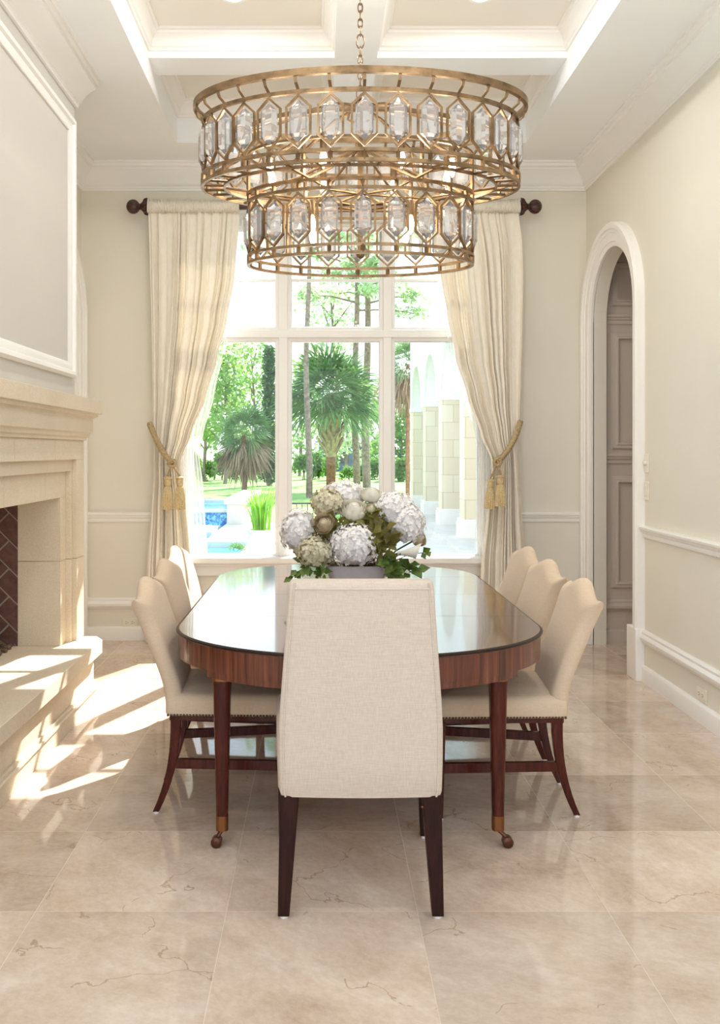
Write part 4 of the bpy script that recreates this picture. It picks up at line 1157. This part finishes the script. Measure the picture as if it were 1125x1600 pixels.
def palm(px, ybase, ycrown, rpx, Y, wtr, lab, seed, boots=None, skirt=0, nfr=46, zb=-.13, up=True):
    rng = random.Random(seed); x = at(px, 0, Y).x; zc = H - (ycrown-CY)*Y/F; R = rpx*Y/F
    t = thing('palm_tree', (x, Y, zb), lab, 'palm')
    hb = zc - .15*R
    if boots:
        zt = H - (boots[0]-CY)*Y/F; z1 = H - (boots[1]-CY)*Y/F; wb = boots[2]*Y/F/2
    else: zt, z1, wb = hb, hb - .2, wtr*Y/F/2
    w = wtr*Y/F/2
    build('trunk', MB().lathe((x,Y,zb), [(w*1.15,0),(w,.3),(w*.95,(z1-zb)*.6),(w,z1-zb),(w*.9,hb-zb)], 14), M['bark_palm'], t)
    if boots:
        b = MB()
        for k in range(110):       # criss-cross leaf bases
            q = k/110; z = lerp(z1, zt, q); a = k*2.39996; r = w + (wb-w)*math.sin(PI*min(1,.15+q*.9))**.8
            o = Vector((math.cos(a), math.sin(a), 0)); s = Vector((-o.y, o.x, 0)); p_ = Vector((x, Y, z)) + o*(r*.55); e = p_ + o*r*.62 + Vector((0,0,wb*.9)) + s*wb*.28*(1 if k % 2 else -1)
            ww = wb*.17
            b.loft([[p_ + s*ww + o*.01, p_ - s*ww + o*.01, p_ - s*ww - o*.02, p_ + s*ww - o*.02], [e + s*ww*.6 + o*.01, e - s*ww*.6 + o*.01, e - s*ww*.6 - o*.015, e + s*ww*.6 - o*.015]])
        b.lathe((x,Y,z1-.05), [(w*1.02,0),(wb*.8,(zt-z1)*.4),(wb*.75,(zt-z1)),(w,zt-z1+.1)], 12)
        build('leaf_bases', b, M['boot'], t, smooth=0)
    b = MB()
    for k in range(nfr):
        q = (k+.5)/nfr; el = lerp(1.45, -.6, q**.8) + rng.uniform(-.12,.12); a = k*2.39996 + rng.uniform(-.2,.2)
        d = Vector((math.cos(a)*math.cos(el), math.sin(a)*math.cos(el), math.sin(el)))
        frond_fan(b, Vector((x,Y,zc - .1*R)) + d*.05*R, d, R*rng.uniform(.72,1.12), rng, 13, R*.020, .45)
    build('fronds', b, M['palm'], t, smooth=0, recalc=False)
    if skirt:
        b = MB()
        for k in range(skirt):
            a = k*2.39996; el = rng.uniform(-1.35, -.45)
            d = Vector((math.cos(a)*math.cos(el), math.sin(a)*math.cos(el), math.sin(el)))
            frond_fan(b, Vector((x,Y,zc - .2*R)), d, R*rng.uniform(.85,1.15), rng, 12, R*.03, 1.0)
        build('dead_skirt', b, M['palm_dead'], t, smooth=0, recalc=False)
    return t
palm(517, 760, 603, 96, 36, 15, 'tall green fan palm with woven leaf-base trunk in the centre pane', 11, boots=(632, 712, 40), nfr=85)
palm(382, 778, 668, 58, 30, 9, 'shaggy fan palm with brown dead skirt beside the cypress', 12, skirt=34, nfr=50)
palm(637, 780, 560, 60, 27, 7, 'slim palm with drooping brown skirt in the right pane', 13, skirt=44, nfr=34)

def conifer_tall(px, ybase, Y, wpx, top, lab, seed, bough0=6.0):
    rng = random.Random(seed); x = at(px, 0, Y).x; w = wpx*Y/F/2; zb = -.13
    t = thing('pine_tree', (x, Y, zb), lab, 'pine', 'pines on the lawn')
    b = MB().tube([(x + .06*math.sin(k*.9+seed), Y, zb + (top-zb)*k/12) for k in range(13)], [w*(1.12 - .75*k/12) for k in range(13)], 10)
    br = MB(); fo = MB()
    for k in range(24):
        z = lerp(bough0, top, (k+.5)/24); a = k*2.39996 + rng.uniform(-.3,.3); L = rng.uniform(1.3,3.0)*(1 - .45*(k/24))
        p = Vector((x, Y, z)); e = p + Vector((math.cos(a)*L, math.sin(a)*L, rng.uniform(-.1,.9)))
        br.tube([p, p.lerp(e,.5) + Vector((0,0,.12)), e], [.05,.035,.015], 5)
        for m in range(4):
            q = p.lerp(e, rng.uniform(.45,1.05)); cloud(fo, q + Vector((rng.uniform(-.3,.3),rng.uniform(-.3,.3),.1)), (.55,.55,.34), 36, .20, rng, .1, 1.5)
    build('trunk', b, M['bark_pine'], t); build('bough', br, M['bark_pine'], t); build('needles', fo, M['pine'], t, smooth=0, recalc=False)
conifer_tall(481, 779, 31, 9.5, 13, 'slender pine trunk left of the central palm', 1, 8.2)
conifer_tall(556, 764, 38, 10.5, 15, 'straight pine trunk just right of the central palm', 2, 7.2)
conifer_tall(573, 762, 40, 12, 16, 'stout pine trunk behind the right side of the bouquet', 3, 7.8)

def tree(px, Y, ytop, wpx, lab, seed, mat, nm='tree', n=1500, trunk_w=.10, low=.35, grp='trees behind the lawn', size=.22):
    rng = random.Random(seed); x = at(px, 0, Y).x; zb = -.13; zt = H - (ytop-CY)*Y/F; h = zt - zb; w = wpx*Y/F/2
    t = thing(nm, (x, Y, zb), lab, 'tree', grp)
    b = MB().tube([(x,Y,zb),(x+.1*w,Y,zb+h*.4),(x-.05*w,Y,zb+h*.9)], [trunk_w,trunk_w*.8,trunk_w*.3], 8); fo = MB()
    for k in range(11):
        z = zb + h*lerp(low, .95, k/10); a = k*2.39996; L = w*rng.uniform(.35,.85)*(1 - .35*k/10)
        e = Vector((x+math.cos(a)*L, Y+math.sin(a)*L, z)); b.tube([(x, Y, z-.14*h), e], [trunk_w*.4,.02], 5)
        cloud(fo, e, (w*.45, w*.45, h*.12), n//11, size, rng, .15)
    build('trunk', b, M['bark_pine'], t); build('foliage', fo, mat, t, smooth=0, recalc=False)
tree(352, 44, 545, 95, 'airy pale green tree at the left edge of the window', 41, M['oak'], n=1700)
tree(395, 50, 535, 90, 'airy pale green tree behind the shaggy palm', 42, M['oak'], n=1500)
tree(318, 48, 560, 80, 'pale tree glimpsed beside the left curtain', 43, M['oak'], n=1200)
tree(468, 58, 570, 80, 'leafy tree behind the left pine trunk', 44, M['oak'], n=1400, low=.2)
tree(592, 60, 600, 60, 'leafy tree between the pines and the window mullion', 45, M['oak'], n=1200, low=.2)
tree(540, 64, 610, 70, 'pale tree far behind the central palm', 46, M['pine'], n=1200, low=.2)
tree(625, 50, 640, 44, 'green tree low in the right pane', 47, M['hedge'], n=1200, low=.12)
tree(520, 46, 420, 150, 'tall thin-leaved tree seen through the transom light', 48, M['pine'], n=1300, low=.5, trunk_w=.13)
# cypress
rng = random.Random(9); x = at(421, 0, 42).x; t = thing('cypress_tree', (x, 42, -.13), 'dark columnar cypress beside the left mullion', 'tree')
b = MB()
for k in range(21): cloud(b, (x, 42, .3 + k*.29), (.40*(1 - .3*k/21),.40,.32), 190, .13, rng, .4, 1.4)
build('foliage', b, M['cypress'], t, smooth=0, recalc=False)
build('trunk', MB().tube([(x,42,-.13),(x,42,5.6)], [.14,.04], 8), M['bark_pine'], t)
# hedge row
hx_ = [300, 322, 345, 368, 392, 415, 452, 474, 496, 520, 544, 566, 588, 612, 630, 652]
hl = ['at the left edge of the window','below the pale tree on the left','left of the shaggy palm','behind the shaggy palm trunk','right of the shaggy palm','at the foot of the cypress',
      'just right of the left mullion','behind the left pine','left of the central palm trunk','behind the central palm trunk','left of the twin pines','between the twin pines','left of the right mullion','right of the right mullion','behind the slim palm','beside the arcade corner']
for i, (px, l) in enumerate(zip(hx_, hl)):
    rng = random.Random(100+i)
    bush(px, rng.uniform(700, 726), 752, 34, 50 + rng.uniform(-3,3), M['hedge'], 'rounded green hedge shrub ' + l, 'hedge shrubs along the back of the lawn', 200+i, 800)
# low fence
fe = thing('iron_railing', (.4, 16.5, -.10), 'low black iron railing across the terrace', 'railing')
build('rail', MB().box(-.56, 1.3, 16.49, 16.51, .50, .53).box(-.56, 1.3, 16.49, 16.51, .02, .045), M['iron'], fe, smooth=0)
for k in range(19):
    xx = -.55 + k*.1; build('baluster', MB().box(xx-.007, xx+.007, 16.493, 16.507, -.10 if k % 6 == 0 else .03, .51), M['iron'], fe, smooth=0)
# far house
hs = thing('far_house', (2.2, 72, -.13), 'dark slate-blue house far behind the pines', 'house')
build('wall', MB().box(-.2, 4.8, 72, 78, -.13, 2.2), M['farwall'], hs, smooth=0)
b = MB().add([(-.5,71.6,2.2),(5.1,71.6,2.2),(5.1,78.4,2.2),(-.5,78.4,2.2),(.8,74,3.4),(3.8,74,3.4),(3.8,76,3.4),(.8,76,3.4)], [(0,1,5,4),(1,2,6,5),(2,3,7,6),(3,0,4,7),(4,5,6,7),(0,3,2,1)])
build('roof', b, M['farroof'], hs, smooth=0)
for k in range(4): build('window', MB().box(.2+k*1.15, 1.0+k*1.15, 71.96, 72.0, .5, 1.7), M['louver'] if False else M['farroof'], hs, smooth=0)

# arcade wing
AX, AX2, AT = 2.47, 2.90, 4.55
wing = thing('arcade_wing', (AX+1.5, 18, -.10), 'white arcaded wing of the house with cream stone piers', 'building')
piers = [15.70, 18.62, 21.54, 24.46]        # near edges of the piers
PWD = .52
b = MB(); imp = 2.62
ends = [12.5] + piers
for i, y in enumerate(piers):
    pb = build('pier', MB().box(AX+.004, AX2-.004, y, y+PWD, -.10, imp), M['block'], wing, smooth=0)
    build('pier_base', MB().box(AX-.05, AX2+.05, y-.05, y+PWD+.05, -.10, .22).box(AX-.03, AX2+.03, y-.03, y+PWD+.03, .22, .28), M['stucco'], pb, bevel=.006)
    build('impost', MB().box(AX-.04, AX2+.04, y-.04, y+PWD+.04, imp-.10, imp), M['stucco'], pb, bevel=.006)
b = MB()
spans = [(12.5, 15.70)] + [(a+PWD, c) for a, c in zip(piers, piers[1:])]
for y in piers: b.box(AX, AX2, y, y+PWD, imp, AT)
for y0, y1 in spans:
    m, r = (y0+y1)/2, (y1-y0)/2; k = 24
    A = [(m + r*math.cos(PI*i/k), imp + min(r,1.02)*math.sin(PI*i/k)*1.0) for i in range(k+1)]
    for (ya, za), (yb, zb) in zip(A, A[1:]):
        b.add([(AX,ya,za),(AX2,ya,za),(AX2,yb,zb),(AX,yb,zb),(AX,ya,AT),(AX2,ya,AT),(AX2,yb,AT),(AX,yb,AT)], [(0,1,2,3),(4,7,6,5),(0,4,5,1),(1,5,6,2),(2,6,7,3),(3,7,4,0)])
    pr = [(0,-.01),(0,.05),(.05,.05),(.06,.035),(.14,.035),(.16,.055),(.20,.055),(.20,-.01)]
    build('archivolt', MB().sweep([(AX, y, z) for y, z in A], pr, (-1,0,0)), M['stucco'], wing)
build('wall', b, M['stucco'], wing, smooth=0)
build('inner_wall', MB().box(AX2+1.6, AX2+1.8, 12.5, 25, -.1, AT).box(AX, AX2+1.8, 24.98, 25.2, -.1, AT).box(AX2, AX2+1.6, 12.5, 25, 4.2, 4.4), M['stucco'], wing, smooth=0)
for y in (13.0, 16.6, 19.5, 22.4):
    b = MB()
    for k in range(46):
        z = .1 + k*.06; b.add([(AX2+.02,y,z),(AX2+.02,y+1.9,z),(AX2+.09,y+1.9,z+.045),(AX2+.09,y,z+.045)], [(0,1,2,3)])
    s = build('shutter', MB().box(AX2+.09, AX2+.12, y-.1, y+2.0, -.1, 2.95), M['stucco'], wing, smooth=0)
    build('louvres', b, M['louver'], s, smooth=0)
build('walkway_kerb', MB().box(AX-.35, AX2+1.6, 12.5, 25, -.12, -.04), M['paving'], wing, smooth=0)

# ================================================================== LIGHT
def area(name, loc, rot, sx, sy, power, col=(1,1,1), spread=PI):
    l = bpy.data.lights.new(name, 'AREA'); l.shape = 'DISK' if sy is None else 'RECTANGLE'; l.size = sx
    if sy: l.size_y = sy
    l.energy = power; l.color = col; l.spread = spread
    o = bpy.data.objects.new(name, l); COL.objects.link(o); o.location = loc; o.rotation_euler = rot
    return o
for x, y in DL: area('downlight_beam', (x, y, 3.97), (0,0,0), .10, None, 5.5, (1,.98,.95))
for x, y in ((-.485, 3.55), (.885, 3.55), (-.485, 2.1), (.885, 2.1)): area('downlight_beam', (x, y, 3.97), (0,0,0), .14, None, 5.5, (1,.98,.95))  # fill from the four added downlights out of view
for k in range(8):
    th = 2*PI*(k+.5)/8; p = ell(.47, .255, th, 2.80)
    l = bpy.data.lights.new('chandelier_glow', 'POINT'); l.energy = 3.0; l.color = (1,.88,.72); l.shadow_soft_size = .03
    o = bpy.data.objects.new('chandelier_glow', l); COL.objects.link(o); o.location = p
su = bpy.data.lights.new('sun', 'SUN'); su.energy = 9.5; su.angle = math.radians(.55); su.color = (1,.95,.86)
so = bpy.data.objects.new('sun', su); COL.objects.link(so)
el = math.radians(41); az = Vector((.379, .925, 0)).normalized()
sd = Vector((az.x*math.cos(el), az.y*math.cos(el), math.sin(el)))
so.rotation_euler = sd.to_track_quat('Z', 'Y').to_euler(); so.location = (5, 20, 20)
W = bpy.data.worlds.new('sky'); SC.world = W; W.use_nodes = True
nt = W.node_tree; bg = nt.nodes['Background']
tc = nt.nodes.new('ShaderNodeTexCoord'); sx = nt.nodes.new('ShaderNodeSeparateXYZ'); nt.links.new(tc.outputs['Generated'], sx.inputs[0])
rp = nt.nodes.new('ShaderNodeValToRGB'); nt.links.new(sx.outputs[2], rp.inputs[0])
e = rp.color_ramp.elements; e[0].position = 0; e[0].color = (.93,.97,1,1); e[1].position = .55; e[1].color = (.55,.74,1,1)
m = e.new(.12); m.color = (.84,.92,1,1)
nt.links.new(rp.outputs[0], bg.inputs['Color'])
mr = nt.nodes.new('ShaderNodeMapRange'); nt.links.new(sx.outputs[1], mr.inputs['Value'])
mr.inputs['From Min'].default_value = -1; mr.inputs['From Max'].default_value = .3; mr.inputs['To Min'].default_value = 1.56; mr.inputs['To Max'].default_value = 1.56
nt.links.new(mr.outputs[0], bg.inputs['Strength'])

# ================================================================== CAMERA
cam = bpy.data.cameras.new('camera'); co = bpy.data.objects.new('camera', cam); COL.objects.link(co)
co.location = (0, 0, H); co.rotation_euler = (PI/2, 0, 0)
cam.sensor_fit = 'HORIZONTAL'; cam.sensor_width = 36; cam.lens = 36*F/1125
cam.shift_x = (562.5 - CX)/1125; cam.shift_y = -(800 - CY)/1125
cam.clip_start = .05; cam.clip_end = 500
SC.camera = co
vs_ = SC.view_settings; vs_.view_transform = 'Standard'; vs_.look = 'None'; vs_.gamma = 1; vs_.exposure = 0.77; vs_.use_curve_mapping = False
SC.cycles.use_denoising = True
SC.cycles.max_bounces = 14; SC.cycles.diffuse_bounces = 6; SC.cycles.glossy_bounces = 5; SC.cycles.transmission_bounces = 10; SC.cycles.transparent_max_bounces = 16
SC.cycles.sample_clamp_indirect = 8; SC.cycles.caustics_refractive = False; SC.cycles.caustics_reflective = False
